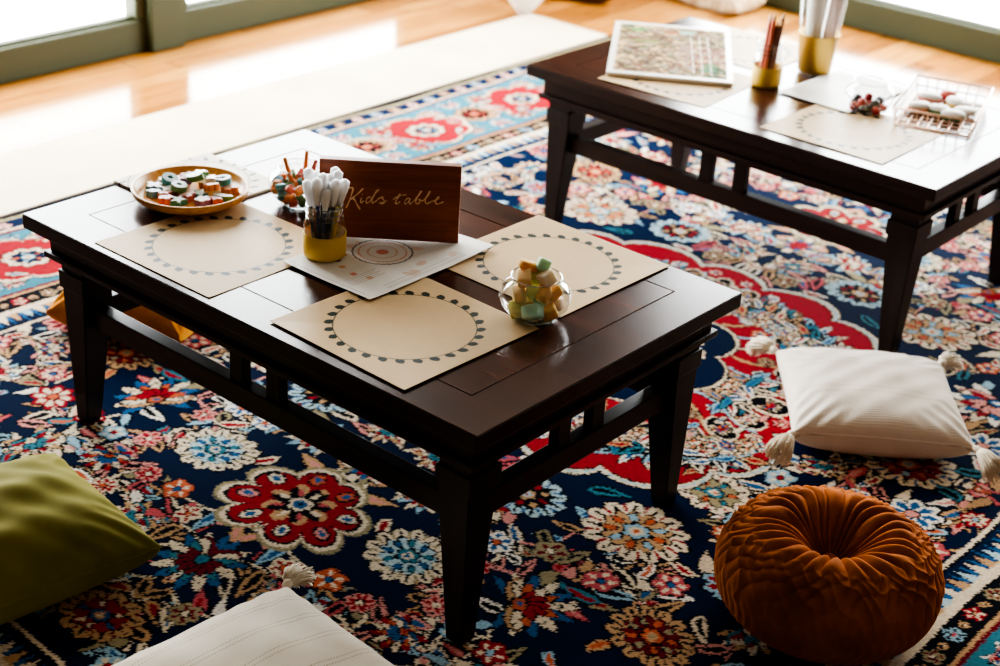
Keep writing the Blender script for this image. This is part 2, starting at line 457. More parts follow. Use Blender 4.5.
for lst, rad, tries, gapf in ((mids, .056, 3500, 1.15), (smalls, .031, 12000, 1.12)):
    for _ in range(tries):
        r = rad*rq.uniform(.85, 1.2); p = (rq.uniform(F0, CX+.02), rq.uniform(F0, CY+.02))
        if not field_ok(p, r): continue
        if all(math.hypot(p[0]-q[0], p[1]-q[1]) > (r+q[2])*gapf+.006 for q in placed): placed.append((*p, r)); lst.append((p, r))
# vines between neighbours
for i, a in enumerate(placed):
    nb = sorted((math.hypot(a[0]-b[0], a[1]-b[1]), j) for j, b in enumerate(placed) if j != i)[:3]
    for d, j in nb:
        if j > i or rq.random() < .35: vine(a[:2], placed[j][:2], rq.choice([-1, 1])*rq.uniform(.25, .5), rq.choice(['tan', 'cream', 'cream', 'pink', 'tan']), leaves=d > .09)
for _ in range(3500):
    p = (rq.uniform(F0, CX), rq.uniform(F0, CY))
    if field_ok(p, .02) and all(math.hypot(p[0]-q[0], p[1]-q[1]) > q[2]+.026 for q in placed):
        placed.append((*p, .026)); leaf(p, rq.uniform(0, 6.3), rq.uniform(.055, .085), rq.choice(['cream', 'lblue', 'tan', 'pink', 'white', 'cream', 'teal', 'khaki']), rq.choice([None, 'red', 'ink', 'ink', 'orange']), rq.choice([-.5, .5]))
pal_s = [('pink', 'red', 'cream'), ('cream', 'red', 'orange'), ('lblue', 'cream', 'red'), ('orange', 'cream', 'blue'), ('red', 'cream', 'lblue'), ('khaki', 'dred', 'cream'), ('white', 'blue', 'orange'), ('rose', 'cream', 'blue')]
for p, r in smalls: rosette(p, r, rq.choice(pal_s), rq.choice([5, 6, 8]), rq.uniform(0, 1))
pal_m = [('cream', 'red', 'blue', 'pink'), ('red', 'cream', 'blue', 'orange'), ('lblue', 'red', 'cream', 'orange'), ('pink', 'dred', 'cream', 'blue'), ('white', 'blue', 'red', 'pink'), ('tan', 'red', 'teal', 'cream')]
for p, r in mids:
    cs = rq.choice(pal_m)
    (lily if rq.random() < .6 else (lambda p_, r_, c_, a_: rosette(p_, r_, (c_[0], c_[1], c_[3]), 8, a_)))(p, r, cs, rq.uniform(0, 6.3))
def red_palmette(c, r):
    """eight round red lobes outlined in cream round a dark star flower"""
    K = 8
    for k_, cc in ((1.07, 'khaki'), (1.0, 'cream'), (.93, 'ink'), (.885, 'red')):
        t = ang(240); lob = np.abs(np.cos(t*K/2))**.55
        rr = r*(k_-(1-lob)*.3); Q.poly(rotp(np.c_[rr*np.cos(t)*1.12, rr*np.sin(t)*.95], PI/8, c), C[cc])
    for k in range(K):
        a = PI/8+2*PI*k/K; q = (c[0]+r*.68*math.cos(a)*1.1, c[1]+r*.68*math.sin(a)*.95)
        Q.poly(rotp(ell(r*.17, r*.12), a, q), C['ink']); Q.poly(rotp(ell(r*.14, r*.09), a, q), C[('pink', 'cream', 'orange', 'cream')[k % 4]]); Q.poly(rotp(ell(r*.08, r*.05), a, q), C['blue'])
    Q.poly(rotp(petal_ring(r*.5, 8, .4), 0, c), C['tan']); Q.poly(rotp(petal_ring(r*.44, 8, .5), .2, c), C['ink'])
    for k in range(8):
        a = 2*PI*k/8; Q.poly(rotp(ell(r*.1, r*.04, 10), a, (c[0]+r*.3*math.cos(a), c[1]+r*.3*math.sin(a))), C[('cream', 'rose')[k % 2]])
    Q.poly(rotp(petal_ring(r*.18, 6, .3), 0, c), C['cream']); Q.poly(rotp(ell(r*.1, r*.1), 0, c), C['blue']); Q.poly(rotp(ell(r*.04, r*.04), 0, c), C['ink'])
for x, y, r, kind, cs, a in big:
    p = loc(x, y)
    if kind == 'R': red_palmette(p, r)
    elif kind == 'P': palmette(p, r, cs, 13 if r > .08 else 10, a)
    elif kind == 'L': lily(p, r, cs, a)
    else: rosette(p, r, cs, 8)
# medallion
t_ = ang(720); lob = .055*np.abs(np.cos(t_*8))**.6
for off, cc in ((.024, 'ink'), (.020, 'cream'), (.013, 'lblue'), (.008, 'cream'), (.003, 'ink'), (-.001, 'red')):
    rr = medal(t_)-.03+lob+off; Q.poly(np.c_[MC[0]+rr*np.cos(t_), MC[1]+rr*np.sin(t_)], C[cc])
def pol(r, a): return (MC[0]+r*math.cos(a), MC[1]+r*math.sin(a))
for k in range(16):                                         # scroll bands and flowers inside the red ground
    a = -PI+PI/2*(k+.5)/16*2-PI/64
    if not (-PI-.1 < a < -PI/2+.1): continue
    B = bez(pol(.46, a), pol(.40, a+.1), pol(.34, a-.1), pol(.27, a+.04))
    Q.stroke(B, .013, C['ink']); Q.stroke(B, .009, C[('cream', 'lblue', 'tan')[k % 3]])
for k in range(9):
    a = -PI+PI/2*k/8
    Q.poly(rotp(ell(.05, .034), a, pol(.415, a)), C['cream']); Q.poly(rotp(ell(.044, .028), a, pol(.415, a)), C['ink'])
    lily(pol(.415, a), .027, [('cream', 'blue', 'red', 'orange'), ('tan', 'teal', 'pink', 'cream')][k % 2], a-PI/2)
for k in range(8):
    a = -PI+PI/2*(k+.5)/8
    rosette(pol(.475, a), .02, pal_s[k], 6); rosette(pol(.345, a), .021, pal_s[-k-1], 6)
    leaf(pol(.38, a), a+1, .04, ('teal', 'cream', 'lblue')[k % 3], 'blue'); leaf(pol(.44, a+.06), a-2, .04, ('pink', 'cream', 'khaki')[k % 3])
for k in range(150):
    a = -PI+PI/2*(k*.618 % 1.0); rr_ = .29+.26*((k*.381+.13) % 1.0)
    if rr_ > medal(a)-.028: continue
    (lily if k % 3 else palmette)(pol(rr_, a), .030, [('cream', 'blue', 'pink', 'orange', 'red'), ('lblue', 'red', 'cream', 'teal', 'ink'), ('tan', 'ink', 'cream', 'orange', 'dred')][k % 3], *((a-PI/2,) if k % 3 else (8, a)))
    leaf(pol(rr_+.03, a+.1), a+k, .06, ('cream', 'lblue', 'tan', 'white', 'teal')[k % 5], ('ink', 'red', 'blue')[k % 3])
for off, cc in ((.290, 'ink'), (.286, 'cream'), (.279, 'ink'), (.275, 'navy')):
    rr = off-.05+.05*np.abs(np.cos(t_*4))**.7; Q.poly(np.c_[MC[0]+rr*np.cos(t_), MC[1]+rr*np.sin(t_)], C[cc])
for k in range(5):
    a = -PI+PI/2*k/4; palmette(pol(.17, a), .04, ('cream', 'red', 'orange', 'blue', 'red'), 8)
palmette(MC, .11, ('red', 'cream', 'blue', 'orange', 'cream'), 16)
# borders, drawn from the outside inwards for the two arms of the quadrant
bands = [(0, .022, 'ink'), (.022, .035, 'khaki'), (.035, .085, 'navy'), (.085, .093, 'cream'), (.093, .105, 'dred'), (.105, .405, 'teal'), (.405, .415, 'dred'), (.415, .423, 'tan'),
         (.423, .478, 'ink'), (.478, .488, 'cream'), (.488, .497, 'cream'), (.497, .545, 'navy'), (.545, .552, 'ink'), (.552, .56, 'cream')]
for arm in (0, 1):
    L = CY if arm == 0 else CX
    def pt(u, d): return (d, u) if arm == 0 else (u, d)     # u along the edge, d inwards from the edge
    mask0 = Q.c.copy()
    for d0, d1, cc in bands:
        if arm == 0: Q.rect(d0, d1, 0, L+.01, C[cc])
        else: Q.rect(0, L+.01, d0, d1, C[cc])
    u = 0.0
    n = int(L/.032)
    for k in range(n+1):                                    # saw teeth
        u = k*L/n; hw = L/n*.42
        Q.poly([pt(u-hw, .495), pt(u+hw, .495), pt(u, .536)], C[('cream', 'tan', 'pale')[k % 3]]); Q.poly([pt(u+L/n*.5-hw*.5, .5), pt(u+L/n*.5+hw*.5, .5), pt(u+L/n*.5, .545)], C['blue'])
    n = int(L/.075)
    for k in range(n+1):                                    # small flowers on both guards
        u = k*L/n; rosette(pt(u, .4505), .021, [('lblue', 'ink', 'rose'), ('red', 'cream', 'tan'), ('khaki', 'dred', 'cream')][k % 3], 5)
        rosette(pt(u+.037, .4505), .011, ('tan', 'ink', 'cream'), 4)
        rosette(pt(u, .06), .019, [('lblue', 'red', 'cream'), ('pink', 'cream', 'blue'), ('tan', 'dred', 'cream')][k % 3], 5)
    n = 7 if arm == 0 else 5
    P = np.array([pt(q, .255+.075*math.sin(q*2*PI*n/2/L*1.0)) for q in np.linspace(0, L, 120)]); Q.stroke(P, .014, C['ink']); Q.stroke(P, .009, C['cream'])
    n2 = 9 if arm == 0 else 6
    for k in range(n2+1):
        u = k*L/n2; p = pt(u, .255); ra = PI/2 if arm == 0 else 0
        if k % 2 == 0:
            for s_, cc in ((1.0, 'ink'), (.95, 'cream'), (.88, 'red')):
                t2 = ang(160); rr = .145*s_*(.8+.2*np.abs(np.cos(t2*4))**.5)
                Q.poly(rotp(np.c_[rr*np.cos(t2)*1.25, rr*np.sin(t2)*.92], ra, p), C[cc])
            palmette(p, .062, ('cream', 'navy', 'orange', 'lblue', 'red'), 9, ra)
            for s1 in (-1, 1):
                for s2 in (-1, 1):
                    q = pt(u+s1*.095, .255+s2*.05); leaf(q, rq.uniform(0, 6), .05, 'cream', 'blue'); 
                rosette(pt(u+s1*.125, .255), .024, ('pink', 'dred', 'cream'), 6)
        else:
            palmette(p, .075, ('tan', 'ink', 'red', 'orange', 'dred'), 10, ra)
            for s2 in (-1, 1):
                lily(pt(u, .255+s2*.105), .036, ('white', 'red', 'pink', 'blue'), ra+(0 if s2 > 0 else PI))
        um = u+L/n2/2
        for s2 in (-1, 1):
            lily(pt(um, .255+s2*.09), .045, [('cream', 'red', 'orange', 'blue'), ('pink', 'navy', 'cream', 'red')][k % 2], ra+(PI if s2 > 0 else 0))
            leaf(pt(um+.05, .255+s2*.04), s2*.9, .055, 'white', 'rose'); leaf(pt(um-.05, .255+s2*.12), s2*2.2, .055, 'lblue', 'navy')
    if arm == 1:                                            # mitre the corner
        X_, Y_ = np.meshgrid(np.arange(Q.nx)*RES, np.arange(Q.ny)*RES); keep = (X_ < Y_) & (X_ < F0+.001); Q.c[keep] = mask0[keep]
        inn = (X_ > F0) & (Y_ > F0); Q.c[inn] = fieldcopy[inn]
    else:
        fieldcopy = mask0
        X_, Y_ = np.meshgrid(np.arange(Q.nx)*RES, np.arange(Q.ny)*RES); keep = (X_ > F0); Q.c[keep] = mask0[keep]
# mirror the quadrant and let the weave wander a little
full = np.concatenate([Q.c, Q.c[:, -2::-1]], 1); full = np.concatenate([full, full[-2::-1]], 0)
RG = Raster(RW, RH, RES, C['navy']); RG.ny, RG.nx = full.shape[:2]
jj, ii = np.meshgrid(np.arange(RG.nx), np.arange(RG.ny))
nr = np.random.RandomState(3)
wx = 2.2*np.sin(ii/61.+1)+1.4*np.sin(ii/23.+jj/41.)+nr.uniform(-.75, .75, jj.shape); wy = 2.2*np.sin(jj/57.+2)+1.4*np.sin(jj/19.+ii/37.)+nr.uniform(-.75, .75, jj.shape)
full = full[np.clip(np.rint(ii+wy), 0, RG.ny-1).astype(int), np.clip(np.rint(jj+wx), 0, RG.nx-1).astype(int)]
full = full*(1+.10*np.sin(ii/33.)*np.sin(ii/91.+.7))[..., None]*(1+nr.uniform(-.16, .16, jj.shape))[..., None]
RG.c = np.clip(full, 0, 1).astype(np.float32)
M['rug'] = attr_mat('knotted_wool_pile', .7, .008, 0, .3, 260, .35, .002)
rug = link(bpy.data.objects.new('oriental_rug', RG.mesh('oriental_rug', .010))); rug.data.materials.append(M['rug']); rug.location = (RX0, RY0, FZ)
tag(rug, 'large navy and red oriental rug with floral medallion on the wooden floor', 'rug')
TOP = .010                                                   # top of the pile

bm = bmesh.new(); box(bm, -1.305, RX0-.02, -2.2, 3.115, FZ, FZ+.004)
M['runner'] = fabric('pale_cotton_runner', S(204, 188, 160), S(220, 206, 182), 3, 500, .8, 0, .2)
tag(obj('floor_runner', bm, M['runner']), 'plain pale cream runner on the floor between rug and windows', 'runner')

# ------------------------------------------------------------------ the two low tables
TL, TW, TH = 1.1208, .7117, .42
def low_table(loc, rz, label):
    root = empty('coffee_table', loc, rz)
    tag(root, label, 'table', 'low dark wood tables')
    top = boxobj('tabletop', (0, TL, 0, TW, TH-.029, TH-.0012), M['table_side'], root, .0025)
    fw = .085                                                # mitred surround with a recessed line round the centre panel
    bm = bmesh.new()
    o = [(0.002, 0.002), (TL-.002, .002), (TL-.002, TW-.002), (.002, TW-.002)]; i = [(fw, fw), (TL-fw, fw), (TL-fw, TW-fw), (fw, TW-fw)]
    vo = [bm.verts.new((*p, TH)) for p in o]; vi = [bm.verts.new((*p, TH)) for p in i]
    vo2 = [bm.verts.new((*p, TH-.006)) for p in o]; vi2 = [bm.verts.new((*p, TH-.006)) for p in i]
    for k in range(4):
        n = (k+1) % 4
        bm.faces.new((vo[k], vo[n], vi[n], vi[k])); bm.faces.new((vo[k], vo2[k], vo2[n], vo[n])); bm.faces.new((vi[n], vi2[n], vi2[k], vi[k]))
    fr = obj('top_surround', bm, M['table_side_top'], top)
    boxobj('centre_panel', (fw+.0022, TL-fw-.0022, fw+.0022, TW-fw-.0022, TH-.006, TH), M['table'], top, .0012)
    def ring(name, ins, z0, z1, th):
        bm = bmesh.new()
        box(bm, ins, TL-ins, ins, ins+th, z0, z1, .002); box(bm, ins, TL-ins, TW-ins-th, TW-ins, z0, z1, .002)
        box(bm, ins, ins+th, ins+th, TW-ins-th, z0, z1, .002); box(bm, TL-ins-th, TL-ins, ins+th, TW-ins-th, z0, z1, .002)
        return obj(name, bm, M['table_side'], root)
    ring('apron', .033, .345, .391, .03); ring('moulding', .024, .334, .346, .04); ring('lower_rail', .043, .321, .335, .03)
    for sx_ in (0, 1):
        for sy_ in (0, 1):
            cx = .045 if sx_ == 0 else TL-.045; cy = .045 if sy_ == 0 else TW-.045; dx = 1 if sx_ == 0 else -1; dy = 1 if sy_ == 0 else -1
            bm = bmesh.new()
            lev = [(.334, .066), (.255, .066), (RUGZ+.0006, .034)]
            rings = []
            for z, w_, q_ in [(z_, w0, .006 if z_ < .1 else 0) for z_, w0 in lev]:
                rings.append([bm.verts.new((cx+dx*(a*w_+q_), cy+dy*(b*w_+q_), z)) for a, b in ((0, 0), (1, 0), (1, 1), (0, 1))])
            for a, b in zip(rings, rings[1:]):
                for k in range(4): bm.faces.new((a[k], a[(k+1) % 4], b[(k+1) % 4], b[k]))
            bm.faces.new(rings[0]); bm.faces.new(rings[-1][::-1])
            bmesh.ops.recalc_face_normals(bm, faces=bm.faces[:])
            bmesh.ops.bevel(bm, geom=[e for e in bm.edges], offset=.0022, segments=2, affect='EDGES')
            leg = obj('leg', bm, M['table_leg'], root)
            x0, x1 = sorted((cx-dx*.004, cx+dx*.070)); y0, y1 = sorted((cy-dy*.004, cy+dy*.070))
            boxobj('collar', (x0, x1, y0, y1, .272, .3085), M['table_leg'], leg, .002)
    a, hw = .078, .015
    for y in (a, TW-a):
        boxobj('stretcher', (.09, TL-.09, y-hw, y+hw, .200, .243), M['table_side'], root, .002)
        for x in (TL/2-.047, TL/2+.047): boxobj('strut', (x-.017, x+.017, y-.010, y+.010, .241, .323), M['table_leg'], root, .0015)
    for x in (a, TL-a):
        boxobj('stretcher', (x-hw, x+hw, .09, TW-.09, .200, .243), M['table_end'], root, .002)
        for y in (TW/2-.047, TW/2+.047): boxobj('strut', (x-.010, x+.010, y-.017, y+.017, .241, .323), M['table_leg'], root, .0015)
    return root
M['table_side_top'] = wood('dark_stained_wood_surround', S(28, 15, 11), S(78, 44, 32), .2, .8, 0, .5, .06)
M['table_end'] = wood('dark_stained_wood_end_rail', S(30, 20, 17), S(56, 38, 31), .35, 1.0, 1, .3, .05)
low_table((0, 0, 0), 0, 'low dark wooden table in front, with the small brown standing sign on it')
T2 = (.0081, 1.4593, 0); A2 = -.008
low_table(T2, A2, 'low dark wooden table at the back right, with the wire basket on it')

# ------------------------------------------------------------------ paper on the tables
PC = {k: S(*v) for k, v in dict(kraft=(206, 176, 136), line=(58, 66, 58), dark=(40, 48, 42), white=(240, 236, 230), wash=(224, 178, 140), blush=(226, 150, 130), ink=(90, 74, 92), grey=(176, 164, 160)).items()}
def mat_raster(size=.312, r=.118, n=28, leaf_l=.0185, bgc='kraft', res=.0011, seed=0):
    q = Raster(size, size, res, PC[bgc]); c = (size/2, size/2)
    t = ang(220); 
    o = np.c_[c[0]+r*np.cos(t), c[1]+r*np.sin(t)]; q.poly(np.c_[c[0]+(r+.0011)*np.cos(t), c[1]+(r+.0011)*np.sin(t)], PC['line']); q.poly(np.c_[c[0]+(r-.0009)*np.cos(t), c[1]+(r-.0009)*np.sin(t)], PC[bgc])
    for k in range(n):
        a = 2*PI*k/n
        tt = np.linspace(0, 1, 12); w_ = .0078*np.sin(PI*tt)**.7*np.array(1.0)
        lx = leaf_l*tt; P = np.r_[np.c_[lx, w_*1.15+.003*tt], np.c_[lx, -w_*.75+.003*tt][::-1]]
        q.poly(rotp(P, a+.5, (c[0]+r*math.cos(a), c[1]+r*math.sin(a))), PC['dark'])
    return q
M['kraft'] = attr_mat('kraft_paper', .42, .13, 0, .06, 40, .12, .001)
def wavy(seed, amp, size):
    r = np.random.RandomState(seed); a = r.uniform(-1, 1, 6)
    def f(X, Y):
        u, v = X/size, Y/size
        e = np.maximum(np.abs(u-.5), np.abs(v-.5))*2
        return amp*np.clip(e-.55, 0, 1)*(1+a[0]*np.sin(5*u+a[1]*3)+a[2]*np.cos(4*v+a[3]*3)).clip(0, 3)
    return f
def sheet(name, raster, loc, rz, label, cat, group=None, m=None, zf=None, th=.0006):
    me = raster.mesh(name, th, zf); me.materials.append(m or M['kraft'])
    me.polygons.foreach_set('use_smooth', [True]*len(me.polygons))
    o = link(bpy.data.objects.new(name, me)); o.location = loc; o.rotation_euler = (0, 0, rz)
    return tag(o, label, cat, group)
Zt = TH+.0004
G = 'kraft paper placemats with a leafy ring'
sheet('placemat', mat_raster(), (.197, .0165, Zt), 0, 'kraft placemat with leafy ring lying in front of the round wooden tray', 'placemat', G, zf=wavy(1, .003, .3))
sheet('placemat', mat_raster(), (.6440, .0300, Zt), -.03, 'kraft placemat with leafy ring nearest the front edge of the front table', 'placemat', G, zf=wavy(2, .005, .3))
sheet('placemat', mat_raster(), (.6500, .3990, Zt), -.02, 'kraft placemat with leafy ring behind the bowl of foam blocks', 'placemat', G, zf=wavy(3, .003, .3))
sheet('placemat', mat_raster(.30, .112, 27), (.200, 1.5000, Zt), .07, 'kraft placemat partly covered by the framed picture on the back table', 'placemat', G, zf=wavy(4, .002, .29))
sheet('placemat', mat_raster(), (.665, 1.5000, Zt), .0, 'kraft placemat at the front of the back table, beside the wire basket', 'placemat', G, zf=wavy(5, .002, .3))
sheet('placemat', mat_raster(.285, .106), (.160, 1.8750, Zt), 0, 'kraft placemat at the far edge of the back table, behind the framed picture', 'placemat', G, zf=wavy(6, .002, .28))
# cream board under the tray
q = Raster(.229, .235, .0012, S(226, 216, 196)); cc_ = (.10, .105)
t = ang(200); q.stroke(np.c_[cc_[0]+.117*np.cos(t), cc_[1]+.117*np.sin(t)], .002, PC['line'])
for k in range(24):
    a = 2*PI*k/24+.1; q.poly(rotp(ell(.0095, .0045), a+.5, (cc_[0]+.128*math.cos(a), cc_[1]+.128*math.sin(a))), PC['dark'])
sheet('card_board', q, (-.012, .217, Zt), 0, 'thick cream card with a leafy ring underneath the round wooden tray', 'card', m=M['kraft'], th=.005)
# white leaflet under the sign
q = Raster(.214, .322, .0012, PC['white'])
for _ in range(26):  # tan wash blotches: the sign's warm reflection painted into the paper colour
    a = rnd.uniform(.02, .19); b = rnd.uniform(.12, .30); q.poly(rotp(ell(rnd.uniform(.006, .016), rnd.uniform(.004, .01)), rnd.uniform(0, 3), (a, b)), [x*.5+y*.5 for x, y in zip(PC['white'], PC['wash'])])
for cx_, cy_, rr in ((.088, .160, .056),):
    for s_, cc in ((1, 'ink'), (.95, 'white'), (.8, 'blush'), (.76, 'white'), (.5, 'wash'), (.46, 'white'), (.2, 'blush')): q.poly(rotp(petal_ring(rr*s_, 24, .03), 0, (cx_, cy_)), PC[cc])
for cx_, cy_, cc in ((.06, .075, 'ink'), (.085, .062, 'wash'), (.12, .055, 'blush'), (.05, .10, 'wash'), (.15, .065, 'wash'), (.03, .08, 'blush')): q.poly(rotp(petal_ring(.007, 6, .4), .3, (cx_, cy_)), PC[cc])
for k in range(5): q.stroke([(.13+.006*k, .02), (.13+.006*k, .10-.01*(k % 2))], .0012, PC['grey'])
for k in range(4): q.stroke([(.188+.0045*k, .06), (.188+.0045*k, .26)], .0010, PC['grey'])
q.stroke([(.008, .01), (.205, .01)], .001, PC['grey'])
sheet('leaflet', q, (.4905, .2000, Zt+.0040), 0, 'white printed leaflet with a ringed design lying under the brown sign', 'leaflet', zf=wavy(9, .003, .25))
# plain sheet under the brass vase
q = Raster(.20, .285, .004, PC['white']); sheet('paper_sheet', q, (.556, 1.757, Zt+.0035), -.03, 'blank white paper sheet under the brass vase on the back table', 'paper')

# ------------------------------------------------------------------ the sign
sg = empty('table_sign', (.4550, .3210, TH+.0085), math.atan2(.1618, .196))
tag(sg, 'brown wooden block sign lettered Kids table, standing on the white leaflet', 'sign')
boxobj('board', (0, .2542, 0,   .018, 0, .1495), M['sign'], sg, .0012)
# hand drawn script, traced in a 0..843 x 0..460 frame
def uv(x, y): return ((x-62)/843*.2542, (545-y+(x-62)*.045)/478*.1495)
def cr(pts, n=10):
    P = [np.array(p, float) for p in pts]; P = [2*P[0]-P[1]]+P+[2*P[-1]-P[-2]]; out = []
    for i in range(1, len(P)-2):
        for t in np.linspace(0, 1, n, endpoint=False):
            a, b, c_, d = P[i-1:i+3]
            out.append(.5*((2*b)+(c_-a)*t+(2*a-5*b+4*c_-d)*t*t+(3*b-a-3*c_+d)*t**3))
    return out+[P[-2]]
strokes = [
 ([(214, 262), (222, 247), (244, 242), (264, 247), (256, 282), (240, 330), (226, 362), (222, 366)], 5.5),      # K stem
 ([(328, 246), (318, 252), (292, 280), (258, 308), (250, 312), (262, 306), (276, 318), (292, 350), (308, 374)], 5.0),
 ([(318, 300), (311, 318), (309, 330), (316, 333), (330, 320)], 4.0),                                            # i
 ([(372, 302), (360, 298), (346, 312), (344, 330), (354, 334), (370, 318), (390, 286), (410, 262), (416, 252), (406, 256), (392, 284), (380, 314), (380, 332), (390, 332), (404, 320)], 4.0),  # d
 ([(404, 320), (426, 302), (446, 296), (440, 304), (452, 318), (450, 332), (436, 338), (424, 334), (444, 330), (468, 318)], 4.0),  # s
 ([(548, 272), (540, 284), (526, 312), (520, 332), (530, 336), (546, 324)], 5.0), ([(504, 312), (524, 296), (550, 286), (582, 280)], 4.0),  # t
 ([(606, 304), (592, 302), (578, 316), (574, 332), (584, 336), (600, 318), (608, 304), (602, 324), (608, 336), (626, 322)], 4.0),  # a
 ([(626, 322), (646, 296), (668, 268), (674, 258), (664, 262), (648, 294), (640, 320), (644, 334), (660, 330), (668, 314), (660, 308), (664, 318), (688, 312)], 4.0),  # b
 ([(688, 312), (706, 290), (722, 268), (724, 258), (714, 266), (700, 300), (698, 326), (708, 334), (728, 322)], 4.0),  # l
 ([(728, 322), (756, 312), (780, 298), (774, 290), (762, 304), (758, 324), (768, 334), (788, 328), (806, 320)], 4.0)]  # e
strokes.append(([(318, 283), (321, 281)], 4.0))
lst = []
for pts, w_ in strokes:
    P = cr(pts, 9); n = len(P)
    lst.append(([(uv(*p)[0], -.0006, uv(*p)[1]) for p in P], [w_*.00027*(.55+.75*abs(math.sin(i*.16))) for i in range(n)]))
tubes('lettering', lst, M['letter'], sg, 6)

# ------------------------------------------------------------------ glass bowls
def bowl(loc, label, s=1.0):
    root = empty('glass_bowl', loc); tag(root, label, 'bowl', 'round glass bowls')
    prof = [(0, .0045), (.03, .0045), (.045, .011), (.056, .024), (.061, .038), (.059, .052), (.051, .063), (.0425, .069), (.0405, .0725), (.0425, .0755)]
    lathe('bowl_wall', [(r*s, z*s) for r, z in prof], M['glass'], root, 56, caps=False)
    lathe('bowl_foot', [(r*s, z*s) for r, z in [(0, .0005), (.032, .0005), (.036, .002), (.033, .0045), (0, .0046)]], M['glass_rim'], root, 48, caps=False)
    V, Fc = [], []
    tube_into(V, Fc, [(.0425*s*math.cos(a), .0425*s*math.sin(a), .0757*s) for a in np.linspace(0, 2*PI, 49)], .0013*s, 8, False)
    pyobj('bowl_rim', V, Fc, M['glass_rim'], root)
    return root
B1 = Vector((.9300, .3620, TH+.0012)); B2 = Vector((.3050, .4155, TH)); B3 = Vector((.7730, 1.8080, TH+.0008))
bowl(B1, 'clear round glass bowl heaped with pastel foam blocks'); bowl(B2, 'clear round glass bowl of orange and teal pieces, behind the pen jar'); bowl(B3, 'clear round glass bowl with red and black berries on the back table', .97)

def rough_block(name, dims, m, loc, rot, bev=.004, parent=None):
    bm = bmesh.new(); a, b, c_ = dims; box(bm, -a/2, a/2, -b/2, b/2, -c_/2, c_/2, bev, 2)
    o = obj(name, bm, m, parent, True); o.location = loc; o.rotation_euler = rot; return o
def foam(nm, c): 
    m = mat(nm, c, .8, spec=.2); t = NT(m); t.bump(t.noise(t.coords(), 220, 3), .25, .001); return sss(m, .5, .015)
F_or, F_tan, F_mint, F_lime, F_pk = foam('orange_foam', S(240, 192, 128)), foam('tan_foam', S(240, 208, 160)), foam('mint_foam', S(188, 224, 202)), foam('lime_foam', S(212, 216, 140)), foam('cream_foam', S(250, 228, 204))
rt = Vector((Rv.x, Rv.y, 0)).normalized(); bk = Vector((-rt.y, rt.x, 0))    # right and away as seen from the camera side
blocks = [  # right, away, up, size, material, label
 (-.004, -.030, .026, (.030, .024, .022), F_mint, 'large mint green foam block low at the front of the bowl'),
 (-.030, -.014, .022, (.024, .022, .022), F_lime, 'lime foam block low at the left of the bowl'),
 (.024, -.018, .020, (.024, .022, .020), F_or, 'orange foam block low at the front right of the bowl'),
 (.034, .010, .024, (.024, .024, .02), F_pk, 'cream foam block low at the right of the bowl'),
 (-.018, .020, .022, (.026, .024, .022), F_tan, 'tan foam block at the bottom back of the bowl'),
 (.010, .026, .022, (.024, .024, .022), F_mint, 'mint foam block hidden at the bottom back of the bowl'),
 (-.026, -.006, .048, (.024, .020, .024), F_tan, 'tan foam block resting above the lime one'),
 (-.006, -.018, .060, (.014, .018, .024), F_lime, 'lime foam stick upright in the middle of the bowl'),
 (.012, -.016, .056, (.022, .020, .022), F_or, 'orange foam block in the middle of the heap'),
 (.028, .004, .050, (.022, .024, .020), F_or, 'orange foam block at the right below the bowl rim'),
 (.002, .018, .046, (.024, .024, .022), F_tan, 'tan foam block in the middle back of the bowl'),
 (-.020, -.004, .079, (.026, .022, .020), F_tan, 'tan foam block on the left of the heap, above the rim'),
 (-.014, .012, .096, (.030, .016, .014), F_or, 'orange foam slab topmost on the left of the heap'),
 (.016, -.004, .080, (.024, .022, .022), F_pk, 'cream foam block on the right of the heap, above the rim'),
 (.010, .014, .098, (.020, .020, .020), F_mint, 'mint foam block topmost on the right of the heap'),
 (.000, .010, .074, (.022, .022, .020), F_lime, 'lime foam block between the topmost pieces')]
for r_, a_, u_, d_, m_, lb in blocks:
    o = rough_block('foam_block', [q_*1.08 for q_ in d_], m_, B1+rt*r_*1.02+bk*a_*1.0+Vector((0, 0, u_*.92)), (rnd.uniform(-.6, .6), rnd.uniform(-.6, .6), rnd.uniform(0, 3)))
    tag(o, lb, 'foam block', 'foam blocks in the glass bowl')
